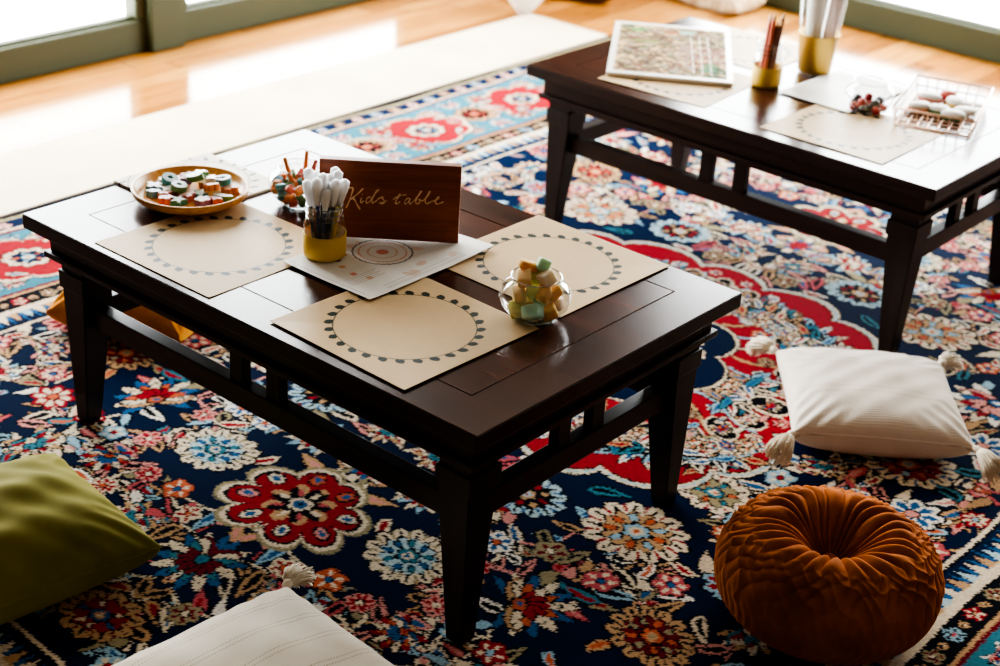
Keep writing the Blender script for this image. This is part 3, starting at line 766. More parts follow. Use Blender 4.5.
# orange and teal pieces in the second bowl
cs = dict(orange=mat('orange_paint', S(232, 146, 84), .5), teal=mat('teal_paint', S(70, 140, 140), .5), green=mat('green_paint', S(96, 140, 84), .5), coral=mat('coral_paint', S(226, 124, 108), .5), blue=mat('blue_paint', S(110, 160, 190), .5), white=mat('white_paint', S(232, 228, 220), .5), yellow=mat('yellow_paint', S(226, 178, 70), .5), pink=mat('pink_paint', S(206, 130, 150), .5), purple=mat('purple_paint', S(150, 110, 160), .5), red=mat('red_paint', S(176, 44, 38), .45), black=mat('black_paint', S(34, 28, 30), .4))
names = ['orange', 'teal', 'orange', 'green', 'coral', 'blue', 'orange', 'teal', 'orange', 'coral', 'green', 'orange', 'blue', 'orange', 'teal', 'coral', 'orange', 'green', 'blue', 'orange']
k = 0
for lev, (z, rad, nn) in enumerate(((.015, .036, 11), (.030, .047, 15), (.044, .045, 14), (.034, .022, 8))):
    for i in range(nn):
        a = 2*PI*i/nn+lev*.5; c_ = names[k % len(names)]; k += 1
        o = rough_block('craft_piece', (.019, .015, .012), cs[c_], B2+Vector((rad*math.cos(a), rad*math.sin(a), z)), (rnd.uniform(-.7, .7), rnd.uniform(-.7, .7), rnd.uniform(0, 3)), .003)
        side = ['on the right', 'at the back right', 'at the back', 'at the back left', 'on the left', 'at the front left', 'at the front', 'at the front right'][int((math.atan2((o.location-B2).dot(bk), (o.location-B2).dot(rt))/(2*PI)*8+8.5)) % 8]
        tag(o, f'small {c_} craft piece {side}, in the {["bottom layer", "middle layer", "top layer", "inner core"][lev]} of the bowl', 'craft piece', 'craft pieces in the glass bowl')
for (r_, a_, c_, lb) in ((-.034, .016, 'orange', 'orange craft stick leaning on the left rim of the bowl'), (.010, .026, 'orange', 'orange craft stick standing up tall from the bowl'), (.030, .012, 'coral', 'coral craft stick leaning to the right of the bowl')):
    p0 = B2+rt*r_*.5+bk*a_*.5+Vector((0, 0, .04)); p1 = B2+rt*r_*.95+bk*a_*.95+Vector((0, 0, .098 if c_ == 'orange' and r_ > 0 else .086))
    o = tubes('craft_stick', [([tuple(p0), tuple((p0+p1)/2), tuple(p1)], [.0042, .0045, .004])], cs[c_]); tag(o, lb, 'craft stick', 'craft sticks in the glass bowl')
# berries
k = 0
for z, rad, nn in ((.013, .020, 5), (.013, .036, 7), (.027, .026, 5)):
    for i in range(nn):
        a = 2*PI*i/nn+z*30; c_ = 'red' if k % 2 else 'black'; k += 1
        bm = bmesh.new(); bmesh.ops.create_icosphere(bm, subdivisions=2, radius=.0105)
        for v in bm.verts: v.co *= 1+.12*math.sin(v.co.x*900)*math.sin(v.co.y*900)*math.sin(v.co.z*900)
        o = obj('berry', bm, cs[c_], None, True); o.location = B3+Vector((rad*math.cos(a), rad*math.sin(a), z)); 
        dd = o.location-B3; side = ['on the right', 'at the back right', 'at the back', 'at the back left', 'on the left', 'at the front left', 'at the front', 'at the front right'][int((math.atan2(dd.dot(bk), dd.dot(rt))/(2*PI)*8+8.5)) % 8]
        tag(o, f'{c_} berry {side} of the {"inner ring" if rad < .025 else ("upper layer" if z > .02 else "outer ring")} in the glass bowl', 'berry', 'berries in the glass bowl')

# ------------------------------------------------------------------ jars of pens and pencils
def jar(loc, label, s=1.0, hs=1.0):
    root = empty('glass_jar', loc); tag(root, label, 'jar', 'gold dipped glass jars')
    prof = [(.0325, .001), (.0365, .004), (.0375, .012), (.0375, .058), (.036, .066), (.0325, .073), (.0315, .078), (.0325, .084), (.0315, .0885), (.0325, .096)]
    lathe('jar_wall', [(r*s, z*hs) for r, z in prof], M['glass'], root, 48, caps=False)
    lathe('gold_band', [(r*s, z*hs) for r, z in [(.0, .0005), (.034, .0005), (.0375, .004), (.0384, .012), (.0384, .0455), (.0379, .0462), (.0372, .0455), (.0372, .012), (.033, .006), (0, .005)]], M['gold'], root, 48, caps=False)
    V, Fc = [], []
    for rr, zz, wd in ((.0327, .0965, .0013), (.0328, .084, .0011), (.0325, .0745, .0011)):
        tube_into(V, Fc, [(rr*s*math.cos(a), rr*s*math.sin(a), zz*hs) for a in np.linspace(0, 2*PI, 41)], wd, 6, False)
    pyobj('jar_rim', V, Fc, M['glass_rim'], root)
    return root
J1 = Vector((.5195, .2735, TH+.0062)); J2 = Vector((.5030, 1.7870, TH+.0004))
jar(J1, 'glass jar with gold painted base, filled with white tipped pens'); jar(J2, 'glass jar with gold painted base holding red and brown pencils', .96, 1.12)
penc = dict(blue=mat('navy_blue_lacquer', S(24, 44, 96), .35), black=mat('black_lacquer', S(22, 24, 28), .35), red=mat('dull_red_lacquer', S(170, 74, 62), .4), teal=mat('dark_teal_lacquer', S(24, 70, 78), .35), yellow=mat('yellow_lacquer', S(220, 180, 44), .4), brown=mat('brown_lacquer', S(124, 74, 58), .4), salmon=mat('salmon_lacquer', S(236, 136, 112), .4), wood=mat('bare_pencil_wood', S(206, 164, 120), .6))
pens = [(-.021, -.012, 'black'), (-.009, -.019, 'blue'), (.002, -.019, 'blue'), (.013, -.016, 'black'), (.022, -.006, 'yellow'), (-.015, -.004, 'red'), (-.003, -.008, 'teal'), (.008, -.006, 'black'), (.018, .004, 'yellow'), (-.021, .006, 'red'), (-.010, .010, 'salmon'), (.002, .006, 'blue'), (.012, .012, 'black'), (-.004, .019, 'red'), (.008, .021, 'teal'), (-.015, .016, 'red'), (.019, .014, 'teal')]
for i, (r_, a_, c_) in enumerate(pens):
    lean = Vector((0, 0, 0))+rt*(-.006)
    b0 = J1+rt*(r_*.55-.004)+bk*a_*.55+Vector((0, 0, .007)); nk = J1+rt*(r_*1.0)+bk*a_*1.0+Vector((0, 0, .093))
    d = (nk-b0).normalized(); L_ = .141+.012*math.sin(i*2.3); tip = b0+d*L_*1.0
    tip = tip+rt*(r_*.25)+bk*a_*.2
    root = empty('pen', tuple(b0)); tag(root, f'white capped pen with {c_} lower barrel, ' + ('front row of the jar' if a_ < -.01 else 'middle of the jar' if a_ < .01 else 'back row of the jar') + (', leaning left' if r_ < -.008 else ', leaning right' if r_ > .01 else ', upright'), 'pen', 'white tipped pens in the gold based jar')
    D = tip-b0; m1 = D*.66
    tubes('barrel', [([(0, 0, 0), tuple(D*.05), tuple(m1)], [.0015, .0036, .0036])], penc[c_], root, 8)
    tubes('cap', [([tuple(m1*.98), tuple(D*.75), tuple(D*.9), tuple(D*.975), tuple(D)], [.0037, .0062, .0092, .0084, .003])], M['white_plastic'], root, 10)
pcl = [(-.016, -.008, 'salmon'), (-.008, -.014, 'salmon'), (.002, -.014, 'brown'), (.011, -.010, 'brown'), (.015, -.001, 'brown'), (-.004, .004, 'wood'), (.006, .008, 'brown'), (-.013, .008, 'red')]
for i, (r_, a_, c_) in enumerate(pcl):
    b0 = J2+rt*(r_*.9-.004)+bk*a_*.9+Vector((0, 0, .008)); tip = J2+rt*(r_*1.05+.006)+bk*a_*1.0+Vector((0, 0, .172+.012*math.sin(i*1.9)))
    root = empty('pencil', tuple(b0)); tag(root, f'{dict(wood="bare wood").get(c_, c_)} pencil standing in the back table jar, ' + ['leftmost in front', 'second from the left in front', 'front middle', 'right of the front middle', 'rightmost', 'centre of the bunch', 'back right', 'back left'][i], 'pencil', 'pencils in the back table jar')
    D = tip-b0
    tubes('shaft', [([(0, 0, 0), tuple(D*.92)], [.0052, .0052])], penc[c_], root, 6, False)
    tubes('point', [([tuple(D*.92), tuple(D)], [.0052, .0008])], penc['wood'], root, 6, False)

# ------------------------------------------------------------------ tray with painted wooden shapes
TR = Vector((.158, .268, TH+.0060))
tr = empty('wooden_tray', tuple(TR)); tag(tr, 'round honey coloured wooden tray full of small painted shapes', 'tray')
lathe('tray_base', [(0, 0), (.086, 0), (.090, .003), (.090, .008), (0, .008)], M['tray'], tr, 72, caps=False)
lathe('tray_rim', [(.088, .004), (.100, .007), (.1085, .013), (.1108, .022), (.1100, .0252), (.1070, .0258), (.1050, .0235), (.1015, .015), (.094, .0105), (.088, .0085)], M['tray'], tr, 72, caps=False)
def shape_prism(bm, P, z0, z1):
    lo = [bm.verts.new((x, y, z0)) for x, y in P]; hi = [bm.verts.new((x, y, z1)) for x, y in P]; n = len(P)
    bm.faces.new(lo[::-1]); bm.faces.new(hi)
    for k in range(n): bm.faces.new((lo[k], lo[(k+1) % n], hi[(k+1) % n], hi[k]))
def nut(bm, ro, ri, n, z0, z1):
    a0 = ang(n); R4 = [[bm.verts.new((r*math.cos(a), r*math.sin(a), z)) for a in a0] for r, z in ((ro, z0), (ro, z1), (ri, z1), (ri, z0))]
    for q in range(4):
        A_, B_ = R4[q], R4[(q+1) % 4]
        for k in range(n): bm.faces.new((A_[k], A_[(k+1) % n], B_[(k+1) % n], B_[k]))
def shape_pts(kind, r):
    if kind == 'flower': return petal_ring(r, 5, .38, .8, 8)
    if kind == 'star':
        a = ang(10)+.3; rr = np.where(np.arange(10) % 2, r*.5, r*1.05); return np.c_[rr*np.cos(a), rr*np.sin(a)]
    if kind == 'leaf': return np.c_[r*1.25*np.cos(ang(18)), r*.6*np.sin(ang(18))]
    if kind == 'cross': k = r*.36; return np.array([(k, k), (r, k), (r, -k), (k, -k), (k, -r), (-k, -r), (-k, -k), (-r, -k), (-r, k), (-k, k), (-k, r), (k, r)])
    return petal_ring(r, 8, .12, 1, 6)
# right, away (metres), kind, side colour, top colour, upper layer, label
face = {k_: mat(k_+'_pale_face', tuple(v_.node_tree.nodes['Principled BSDF'].inputs['Base Color'].default_value[q_]*.6+.4*(.78, .76, .72)[q_] for q_ in range(3))+(1,), .4) for k_, v_ in cs.items()}
shapes = [(-.077, .012, 'cross', 'blue', 'white', 0, 'small white cross shape at the far left of the tray'), (-.070, -.022, 'flower', 'blue', 'blue', 0, 'blue flower shape at the front left of the tray'), (-.048, .026, 'nut', 'teal', 'teal', 1, 'teal round shape with a hole, left of the tray centre'),
 (-.050, -.028, 'star', 'orange', 'coral', 0, 'coral star shape, second from the front left of the tray'), (-.040, -.052, 'flower', 'coral', 'pink', 0, 'pink flower shape lying closest to the tray front left'), (-.022, -.012, 'nut', 'green', 'teal', 1, 'green round shape with a hole near the tray centre'),
 (-.014, -.058, 'star', 'teal', 'teal', 0, 'teal star shape at the very front of the tray'), (-.028, .058, 'flower', 'red', 'coral', 0, 'red flower shape at the back left of the tray'), (-.012, .040, 'flower', 'purple', 'pink', 1, 'purple flower shape behind the centre of the tray'),
 (.010, .064, 'star', 'green', 'white', 1, 'white star shape at the back middle of the tray'), (.010, .014, 'leaf', 'green', 'teal', 2, 'large teal leaf shape on top of the pile'), (.036, .066, 'cross', 'yellow', 'yellow', 0, 'yellow cross shape at the back right of the tray'),
 (.022, -.018, 'star', 'teal', 'green', 0, 'green star shape just in front of the pile'), (.034, -.050, 'flower', 'purple', 'white', 0, 'white and purple flower shape at the front of the tray'), (.046, -.004, 'flower', 'orange', 'orange', 1, 'orange flower shape right of the tray centre'),
 (.040, .034, 'star', 'white', 'white', 1, 'white star shape right of the teal leaf'), (.062, .036, 'nut', 'teal', 'blue', 1, 'pale blue round shape with a hole at the right of the tray'), (.078, .020, 'cross', 'orange', 'orange', 0, 'orange cross shape at the far right of the tray'),
 (.070, -.028, 'leaf', 'green', 'green', 0, 'green leaf shape at the front right of the tray'), (-.062, .046, 'star', 'orange', 'yellow', 0, 'yellow star shape at the back left edge of the tray'), (.000, -.030, 'cross', 'coral', 'coral', 0, 'coral cross shape in front of the tray centre'), (-.034, .002, 'flower', 'pink', 'white', 0, 'white flower shape half under the green round one'), (.058, -.040, 'star', 'coral', 'pink', 0, 'pink star shape in front right of the tray'), (.026, .044, 'flower', 'orange', 'yellow', 0, 'yellow flower shape behind the teal leaf'), (-.046, -.004, 'star', 'white', 'white', 0, 'white star shape left of the green round one')]
for r_, a_, kd, c1, c2, lv, lb in shapes:
    root = empty('wooden_shape', tuple(TR+rt*r_*.93+bk*a_*.93+Vector((0, 0, .0082+.0125*lv))), rnd.uniform(0, 3)); tag(root, lb, 'wooden shape', 'painted wooden shapes in the tray')
    root.rotation_euler.x = rnd.uniform(-.12, .12)*(1+lv); root.rotation_euler.y = rnd.uniform(-.12, .12)*(1+lv)
    R_ = .0158
    bm = bmesh.new(); bm2 = bmesh.new()
    if kd == 'nut': nut(bm, R_, .0055, 16, 0, .0105); nut(bm2, R_*.97, .0055, 16, .0105, .0125)
    else:
        P = shape_pts(kd, R_); shape_prism(bm, P, 0, .0105); shape_prism(bm2, P*.96, .0105, .0122)
    obj('body', bm, cs[c1], root); o = obj('painted_face', bm2, face[c2], root)

# ------------------------------------------------------------------ back table: framed picture, vase, basket
P4 = [Vector(p) for p in ((-.0737, 1.9491), (.1883, 2.1243), (.4479, 1.7033), (.1836, 1.5317))]
cen = sum(P4, Vector((0, 0)))/4; fa = math.atan2(.1752, .2620); fwid, flen = .312, .478
fp = empty('framed_picture', (cen.x+.012, cen.y-.010, TH+.0030), fa); tag(fp, 'white bordered crowd picture lying across the corner of the back table', 'picture')
boxobj('frame', (-fwid/2, fwid/2, -flen/2, flen/2, 0, .010), mat('white_frame_lacquer', S(236, 230, 218), .35), fp, .0015)
q = Raster(fwid-.030, flen-.044, .0016, S(206, 172, 120))
rp = random.Random(4)
for _ in range(900):
    a, b = rp.random(), rp.random()
    zone = 'green' if (a > .82 and b < .25) or (a < .3 and b > .85) else 'orange' if (a > .55 and .15 < b < .6) else 'sand'
    cc = rp.choice({'green': [(84, 128, 62), (58, 100, 66), (140, 150, 84), (190, 190, 160)], 'orange': [(206, 120, 76), (220, 160, 130), (232, 200, 180), (180, 90, 60), (220, 190, 150)], 'sand': [(204, 168, 112), (168, 120, 70), (222, 196, 150), (140, 104, 60), (150, 140, 76), (226, 206, 176), (190, 130, 90), (120, 84, 50)]}[zone])
    q.poly(rotp(ell(rp.uniform(.004, .017), rp.uniform(.004, .012), 9), rp.uniform(0, 3), (a*(fwid-.030), b*(flen-.044))), S(*[q_*.66 for q_ in cc]))
for x, y, cc in ((.05, .385, (86, 140, 70)), (.18, .39, (140, 180, 160)), (.06, .28, (120, 120, 60)), (.09, .275, (130, 130, 70)), (.235, .06, (70, 120, 80)), (.24, .10, (90, 130, 80)), (.14, .38, (150, 90, 50))):
    q.poly(rotp(ell(.022, .016), .4, (x, y)), S(*cc))
for x in (.2, .222, .244): q.stroke([(x, .02), (x-.01, .36)], .0025, S(236, 226, 206))
M['print'] = attr_mat('printed_paper', .7, .1, 0, .05, 60, 0)
me = q.mesh('print', .0006); me.materials.append(M['print']); o = link(bpy.data.objects.new('print', me), fp); o.location = (-(fwid-.030)/2, -(flen-.044)/2, .0098)

V0 = Vector((.5270, 1.9800, TH+.0045))
vs = empty('vase', tuple(V0)); tag(vs, 'tapered vase with brass lower half holding rolled papers on the back table', 'vase')
lathe('brass_cup', [(0, 0), (.038, 0), (.0415, .003), (.051, .098), (.0525, .100), (.050, .100), (.040, .006), (0, .006)], M['brass'], vs, 56, caps=False)
lathe('vase_wall', [(.0508, .100), (.056, .17), (.0625, .23)], M['glass'], vs, 56, caps=False)
for i, (r_, a_, tx, ty, rad, m_, lb) in enumerate(((-.012, .0, -.014, .0, .024, M['paper'], 'white paper roll at the left of the brass vase'), (.013, -.012, .026, -.012, .018, M['paper_pink'], 'blush paper roll at the front right of the brass vase'), (.014, .016, .032, .016, .016, M['paper'], 'white paper roll at the back right of the brass vase'))):
    V, Fc = [], []
    n = 70; p0 = rt*r_+bk*a_; p1 = rt*(r_+tx)+bk*(a_+ty)
    for j, z in enumerate((.010, .12, .24, .34)):
        f_ = z/.34; c_ = p0.lerp(p1, f_)
        for kk in range(n):
            a = kk/(n-1)*2*PI*2.2; rr = rad*(.55+.45*kk/(n-1))*(.8+.35*f_)
            V.append((c_.x+rr*math.cos(a), c_.y+rr*math.sin(a), z))
    for j in range(3):
        for kk in range(n-1): Fc.append((j*n+kk, j*n+kk+1, (j+1)*n+kk+1, (j+1)*n+kk))
    o = pyobj('paper_roll', V, Fc, m_, None); o.location = V0+Vector((0, 0, .0)); tag(o, lb, 'paper roll', 'paper rolls in the brass vase')

# wire basket
bc = Vector((.9090, 1.9210, TH+.0006)); ba = math.atan2(-.30, .09)
bk_ = empty('wire_basket', tuple(bc), ba); tag(bk_, 'rectangular pale metal wire basket on the back table', 'basket')
Lb, Wb, Hb = .145, .094, .044
def rect(l, w_, z): return [(-l, -w_, z), (l, -w_, z), (l, w_, z), (-l, w_, z), (-l, -w_, z), (l, -w_, z)]
tubes('basket_rim', [(rect(Lb, Wb, Hb), .0027), (rect(Lb-.004, Wb-.004, .022), .0017), (rect(Lb-.008, Wb-.008, .002), .0019)], M['wire'], bk_, 8)
lst = []
for i in range(11):
    x = -Lb+.006+(2*Lb-.012)*i/10; lst.append(([(x, -Wb, Hb), (x*.95, -Wb+.008, .003), (x*.95, Wb-.008, .003), (x, Wb, Hb)], .0014))
for i in range(8):
    y = -Wb+.006+(2*Wb-.012)*i/7; lst.append(([(-Lb, y, Hb), (-Lb+.008, y*.93, .0035), (Lb-.008, y*.93, .0035), (Lb, y, Hb)], .0014))
tubes('wire_grid', lst, M['wire'], bk_, 6, False)
for px_, py_, c1, c2, lb in ((.862, 1.9000, 'orange', 'white', 'white topped orange wooden block at the front left of the wire basket'), (.906, 1.915, 'green', 'white', 'white topped green wooden block in the middle of the wire basket'), (.945, 1.905, 'green', 'white', 'white topped green wooden block in the basket, beside the middle one'), (.846, 1.985, 'coral', 'white', 'white topped coral wooden block at the left of the basket, behind the orange one'), (.905, 2.000, 'yellow', 'white', 'white topped yellow wooden block at the back right of the basket'), (.948, 1.962, 'white', 'white', 'flat cream wooden block at the right of the wire basket'), (.868, 2.040, 'red', 'coral', 'small red wooden block at the back of the wire basket')):
    sc_ = .7 if c1 == 'red' else 1.0
    root = empty('wooden_block', (px_, py_, TH+.0058), rnd.uniform(0, 3)); tag(root, lb, 'wooden block', 'painted wooden blocks in the wire basket')
    h_ = .010 if c1 != 'white' else .005
    V, Fc = lathe_data([(0, 0), (.024*sc_, 0), (.026*sc_, .002), (.026*sc_, h_), (0, h_)], 32, False); pyobj('block_base', [(x*1.1, y*.85, z) for x, y, z in V], Fc, cs[c1], root)
    V, Fc = lathe_data([(0, h_), (.0255*sc_, h_), (.026*sc_, h_+.003), (.021*sc_, h_+.008), (.010*sc_, h_+.0105), (0, h_+.011)], 32, False); pyobj('block_top', [(x*1.1, y*.85, z) for x, y, z in V], Fc, cs[c2], root)

# ------------------------------------------------------------------ cushions
def velvet(name, c1, c2, nscale, sheen=.6):
    m = mat(name, c1, .8, spec=.1, sheen=sheen); t = NT(m); v = t.coords()
    t.col(t.ramp(t.noise(v, nscale, 3), [(.3, c1), (.7, c2)])); t.bump(t.noise(v, 350, 2), .12, .001)
    tint = m.node_tree.nodes['Principled BSDF'].inputs['Sheen Tint']; tint.default_value = tuple(min(1, x*2.2+.05) for x in c2[:3])+(1,)
    return m
def cushion(name, a, b, hu, zm, m, parent=None, nx=90, ny=90, pinch=.06, power=.42, wr=.004, seed=0, fold=None):
    """stuffed cushion, half sizes a, b; seam at height zm; crown hu above it"""
    r = np.random.RandomState(seed); ph = r.uniform(0, 6.28, 8)
    V, Fc = [], []
    def P(u, v, top):
        e = max(0.0, (1-u*u))*max(0.0, (1-v*v)); k = e**power
        x = a*u*(1-pinch*(1-v*v)*abs(u)); y = b*v*(1-pinch*(1-u*u)*abs(v))
        if top:
            w_ = wr*(math.sin(7*u+3*v+ph[0])*math.sin(4*v-2*u+ph[1])+.6*math.sin(13*u-6*v+ph[2])*math.cos(9*v+ph[3]))*(e**.3)
            cr_ = max(0, abs(u)+abs(v)-1.05)*.006*math.sin(26*(u*math.copysign(1, u*v) - v)+ph[4])
            z = zm+hu*k+w_+cr_*(e**.25)
            if fold: z += fold(u, v)*e**.35
        else:
            z = max(0.0, zm-(zm+.01)*min(1, e**.28*1.15))
        return (x, y, z)
    g = lambda n: np.sin(np.linspace(-PI/2, PI/2, n+1))*.55+np.linspace(-1, 1, n+1)*.45
    U, W_ = g(nx), g(ny)
    idx = {}
    for top in (True, False):
        for j, v in enumerate(W_):
            for i, u in enumerate(U):
                edge = i in (0, nx) or j in (0, ny)
                if edge and not top: idx[(i, j, 0)] = idx[(i, j, 1)]; continue
                idx[(i, j, int(top))] = len(V); V.append(P(u, v, top))
    for tp in (1, 0):
        for j in range(ny):
            for i in range(nx):
                q = (idx[(i, j, tp)], idx[(i+1, j, tp)], idx[(i+1, j+1, tp)], idx[(i, j+1, tp)])
                Fc.append(q if tp else q[::-1])
    return pyobj(name, V, Fc, m, parent)
def seam(a, b, zm, m, parent, pinch=.06, rad=.0028):
    pts = []
    for s in range(4):
        for t_ in np.linspace(-1, 1, 30, endpoint=False):
            u, v = ((t_, -1), (1, t_), (-t_, 1), (-1, -t_))[s]
            pts.append((a*u*(1-pinch*(1-v*v)*abs(u)), b*v*(1-pinch*(1-u*u)*abs(v)), zm))
    pts.append(pts[0]); return tubes('piping', [(pts, rad)], m, parent, 6)
def tassel(parent, loc, ang_, m, L=.068, seed=0, droop=.02):
    r = random.Random(seed); V, Fc = [], []
    d = Vector((math.cos(ang_), math.sin(ang_), 0)); s_ = Vector((-d.y, d.x, 0)); o = Vector(loc)
    tube_into(V, Fc, [o-d*.006, o+d*.004, o+d*.010, o+d*.017], [.004, .0085, .0085, .0065], 10)
    for k in range(170):
        rr = math.sqrt(r.random()); th = r.uniform(0, 2*PI); sx_, sz = rr*math.cos(th), rr*math.sin(th); l = L*r.uniform(.82, 1.08)
        P = []
        for f_ in (0, .35, .7, 1.0):
            w_ = .008+.021*f_**.8
            P.append(o+d*(.014+(l-.014)*f_)+s_*(sx_*w_)+Vector((0, 0, max(sz*w_*.8-droop*f_*f_, -o.z+.002+.003*rr)))+s_*r.uniform(-.0012, .0012))
        tube_into(V, Fc, P, [.0016, .0019, .0018, .0012], 4)
    return pyobj('tassel', V, Fc, m, parent)

# cream woven cloth with stitched lines / ribs
def woven(name, c1, c2, period, dash):
    m = mat(name, c1, .85, spec=.12, sheen=.15); t = NT(m)
    tc = t.add('ShaderNodeTexCoord'); sx = t.add('ShaderNodeSeparateXYZ'); t.l(tc.outputs['Object'], sx.inputs[0])
    y = t.math('ADD', sx.outputs[1], t.math('MULTIPLY', t.noise(t.coords(), 5, 2), .008))
    fr = t.math('FRACT', t.math('DIVIDE', y, period))
    l1 = t.math('LESS_THAN', t.math('ABSOLUTE', t.math('SUBTRACT', fr, .42)), .016*.05/period); l2 = t.math('LESS_THAN', t.math('ABSOLUTE', t.math('SUBTRACT', fr, .58)), .016*.05/period)
    da = t.math('GREATER_THAN', t.math('FRACT', t.math('DIVIDE', sx.outputs[0], dash)), .45)
    ln = t.math('MULTIPLY', t.math('ADD', l1, l2), da)
    base = t.ramp(t.noise(t.coords(), 14, 3), [(.3, c1), (.7, c2)])
    t.col(t.mix(ln, base, S(176, 152, 120)))
    rib = t.math('SINE', t.math('MULTIPLY', sx.outputs[1], 1300.0)); rib2 = t.math('SINE', t.math('MULTIPLY', sx.outputs[0], 1500.0))
    h = t.math('SUBTRACT', t.math('ADD', t.math('MULTIPLY', rib, .35), t.math('MULTIPLY', rib2, .2)), t.math('MULTIPLY', t.math('ADD', l1, l2), 2.0))
    t.bump(h, .35, .0012); return m
M['cream'] = woven('cream_woven_cotton', S(240, 226, 206), S(248, 238, 222), .062, .0052)
M['cream2'] = woven('cream_ribbed_cotton', S(232, 218, 202), S(242, 230, 216), .12, .004)
M['tassel'] = fabric('cream_yarn', S(240, 222, 192), S(250, 240, 222), 60, 900, .9, .2)
M['olive'] = velvet('olive_velvet', S(104, 98, 40), S(132, 124, 60), 8)
M['rust'] = velvet('rust_velvet', S(130, 64, 14), S(174, 96, 28), 14, .5)
M['amber'] = velvet('amber_velvet', S(196, 112, 26), S(220, 138, 42), 14, .7)
ZR = RUGZ+.0005
def place(name, loc, rz, label, group=None):
    r = empty(name, loc, rz); tag(r, label, 'cushion', group); return r
def cream_cushion(loc, rz, a, b, label, m, seed, hu=.075, zm=.04, turn=(.25, -.3, .2, -.25), which=(0, 1, 2, 3)):
    r = place('floor_cushion', loc, rz, label, 'cream tasselled floor cushions')
    cushion('cushion_cover', a, b, hu, zm, m, r, seed=seed, wr=.0025, pinch=.045, power=.37)
    seam(a, b, zm, m, r, .045)
    for k in which:
        u, v = ((-1, -1), (1, -1), (1, 1), (-1, 1))[k]
        tassel(r, (a*u*1.005, b*v*1.005, zm), math.atan2(v*b, u*a)+turn[k], M['tassel'], seed=seed*7+k)
    return r
cream_cushion((1.180, 1.198, ZR), math.radians(36.7), .178, .176, 'cream cushion with four tassels lying at the foot of the back table', M['cream2'], 3, .058, .060)
cream_cushion((1.011, -.333, ZR), math.radians(-95), .225, .222, 'cream stitched cushion in the foreground, its one corner tassel pointing at the front table', M['cream'], 5, .070, .056, (-.25, -.3, .2, -.25))
r = place('floor_cushion', (.370, -.333, ZR), math.radians(-7.8), 'olive green velvet cushion at the left edge of the rug')
cushion('cushion_cover', .185, .20, .082, .058, M['olive'], r, seed=11, wr=.005, pinch=.05, power=.46)
seam(.185, .20, .058, M['olive'], r, .05, .002)
r = place('floor_cushion', (-.216, .418, ZR), math.radians(24), 'amber velvet cushion on the rug half hidden under the left end of the front table')
cushion('cushion_cover', .16, .13, .09, .045, M['amber'], r, seed=13, wr=.004, pinch=.03, power=.5, fold=lambda u, v: .006*math.sin(22*math.atan2(v+.05, u+.03)))

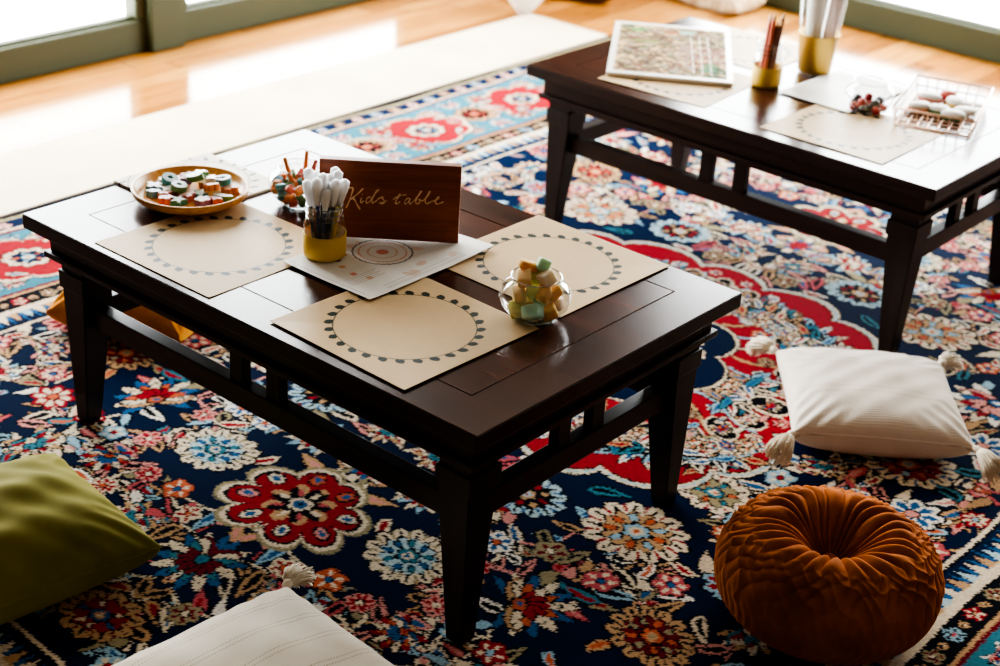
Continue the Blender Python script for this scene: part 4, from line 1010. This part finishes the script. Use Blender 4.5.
# round pleated pouf
pr = empty('round_pouf', (1.454, .529, ZR), .3); tag(pr, 'rust velvet round pleated pouf with dimpled top in the right foreground', 'pouf')
R_, Hc, nA = .187, .20, 640
prof = []
for i in range(150):
    f_ = i/149
    if f_ < .40:                                             # side, bottom to shoulder
        a = -PI/2*.86+PI/2*.86*(f_/.4)+0; x = math.cos(a); z = math.sin(a)/math.sin(PI/2*.86)
        prof.append((R_*(.78*0+x**.62), .098+.098*z, 0, 0))
    else:
        g_ = (f_-.40)/.60; a = PI/2*g_
        rr = R_*(math.cos(a)**.62 if g_ < .999 else 0.0)
        zz = .098+(.102)*math.sin(a)**.9
        prof.append((rr, zz, g_, 0))
from mathutils import noise as mnoise
V, Fc = [], []
for rr, zz, g_, _ in prof:
    q_ = rr/R_
    for k in range(nA):
        th = 2*PI*k/nA; dz = 0; dr = 0
        wob = .25*math.sin(3*th+1)+.2*math.sin(5*th)
        if zz > .098:
            dimple = -.070*math.exp(-(q_/.31)**2)-.012*math.exp(-(q_/.6)**2)
            wob += 1.1*mnoise.noise(Vector((math.cos(th)*2.5, math.sin(th)*2.5, q_*2.5)))
            pleat = abs(math.sin(13*th+wob*1.6+.7*math.sin(7*q_+2*th)+.5*math.sin(2*th)))**.7
            amp = .0115*min(1, q_/.15)*max(0, min(1, (.80-q_)/.2))
            nz = 2.2*mnoise.noise(Vector((math.cos(th)*4, math.sin(th)*4, q_*5+zz*12))); s1 = abs(math.sin(15*th+q_*26+wob*2+nz))**.6-abs(math.sin(15*th-q_*26-wob*2+1-nz*1.3))**.6; am2 = .0050*max(0, 1-abs(q_-.86)/.24)
            dz = dimple+amp*(pleat-.6)+am2*s1*.8; dr = am2*s1*.9
        low = max(0, min(1, (.15-zz)/.1)); dr += .0012*math.sin(60*th+4*math.sin(zz*60))*low*min(1, zz/.03)
        V.append(((rr+dr)*math.cos(th), (rr+dr)*math.sin(th), max(0, zz+dz)))
for i in range(len(prof)-1):
    for k in range(nA):
        k2 = (k+1) % nA; Fc.append((i*nA+k, i*nA+k2, (i+1)*nA+k2, (i+1)*nA+k))
Fc.append(tuple(range(nA))[::-1])
pyobj('pouf_cover', V, Fc, M['rust'], pr)
bmb = bmesh.new(); bmesh.ops.create_uvsphere(bmb, u_segments=20, v_segments=12, radius=.012); bmesh.ops.scale(bmb, vec=(1, 1, .5), verts=bmb.verts[:])
o = obj('button', bmb, M['rust'], pr, True); o.location = (0, 0, .128)

# cushions piled by the far corner of the room
def simple(loc, rot, a, b, m, label, seed, name='cushion'):
    r = place(name, loc, 0, label); r.rotation_euler = rot
    cushion('cushion_cover', a, b, .07, .045, m, r, 40, 40, seed=seed); return r
M['brown'] = velvet('brown_cloth', S(92, 60, 36), S(120, 80, 50), 12, .2); M['beige'] = fabric('beige_patterned_cloth', S(150, 118, 84), S(222, 202, 168), 40, 300, .85, .2)
M['white_cloth'] = fabric('white_cloth', S(226, 222, 216), S(240, 236, 230), 8, 400, .85, .2)
simple((-1.385, 3.165, FZ+.205), (math.radians(80), math.radians(45), math.radians(40)), .17, .17, M['white_cloth'], 'white cushion propped on its corner on the floor beyond the rug', 21)
simple((-1.42, 3.52, FZ+.0005), (0, 0, math.radians(25)), .20, .17, M['brown'], 'brown cushion lying on the floor near the far corner of the room', 22)
simple((-.93, 3.825, FZ+.0005), (0, 0, math.radians(-4)), .18, .10, M['beige'], 'beige patterned cushion lying on the floor under the back window', 23)
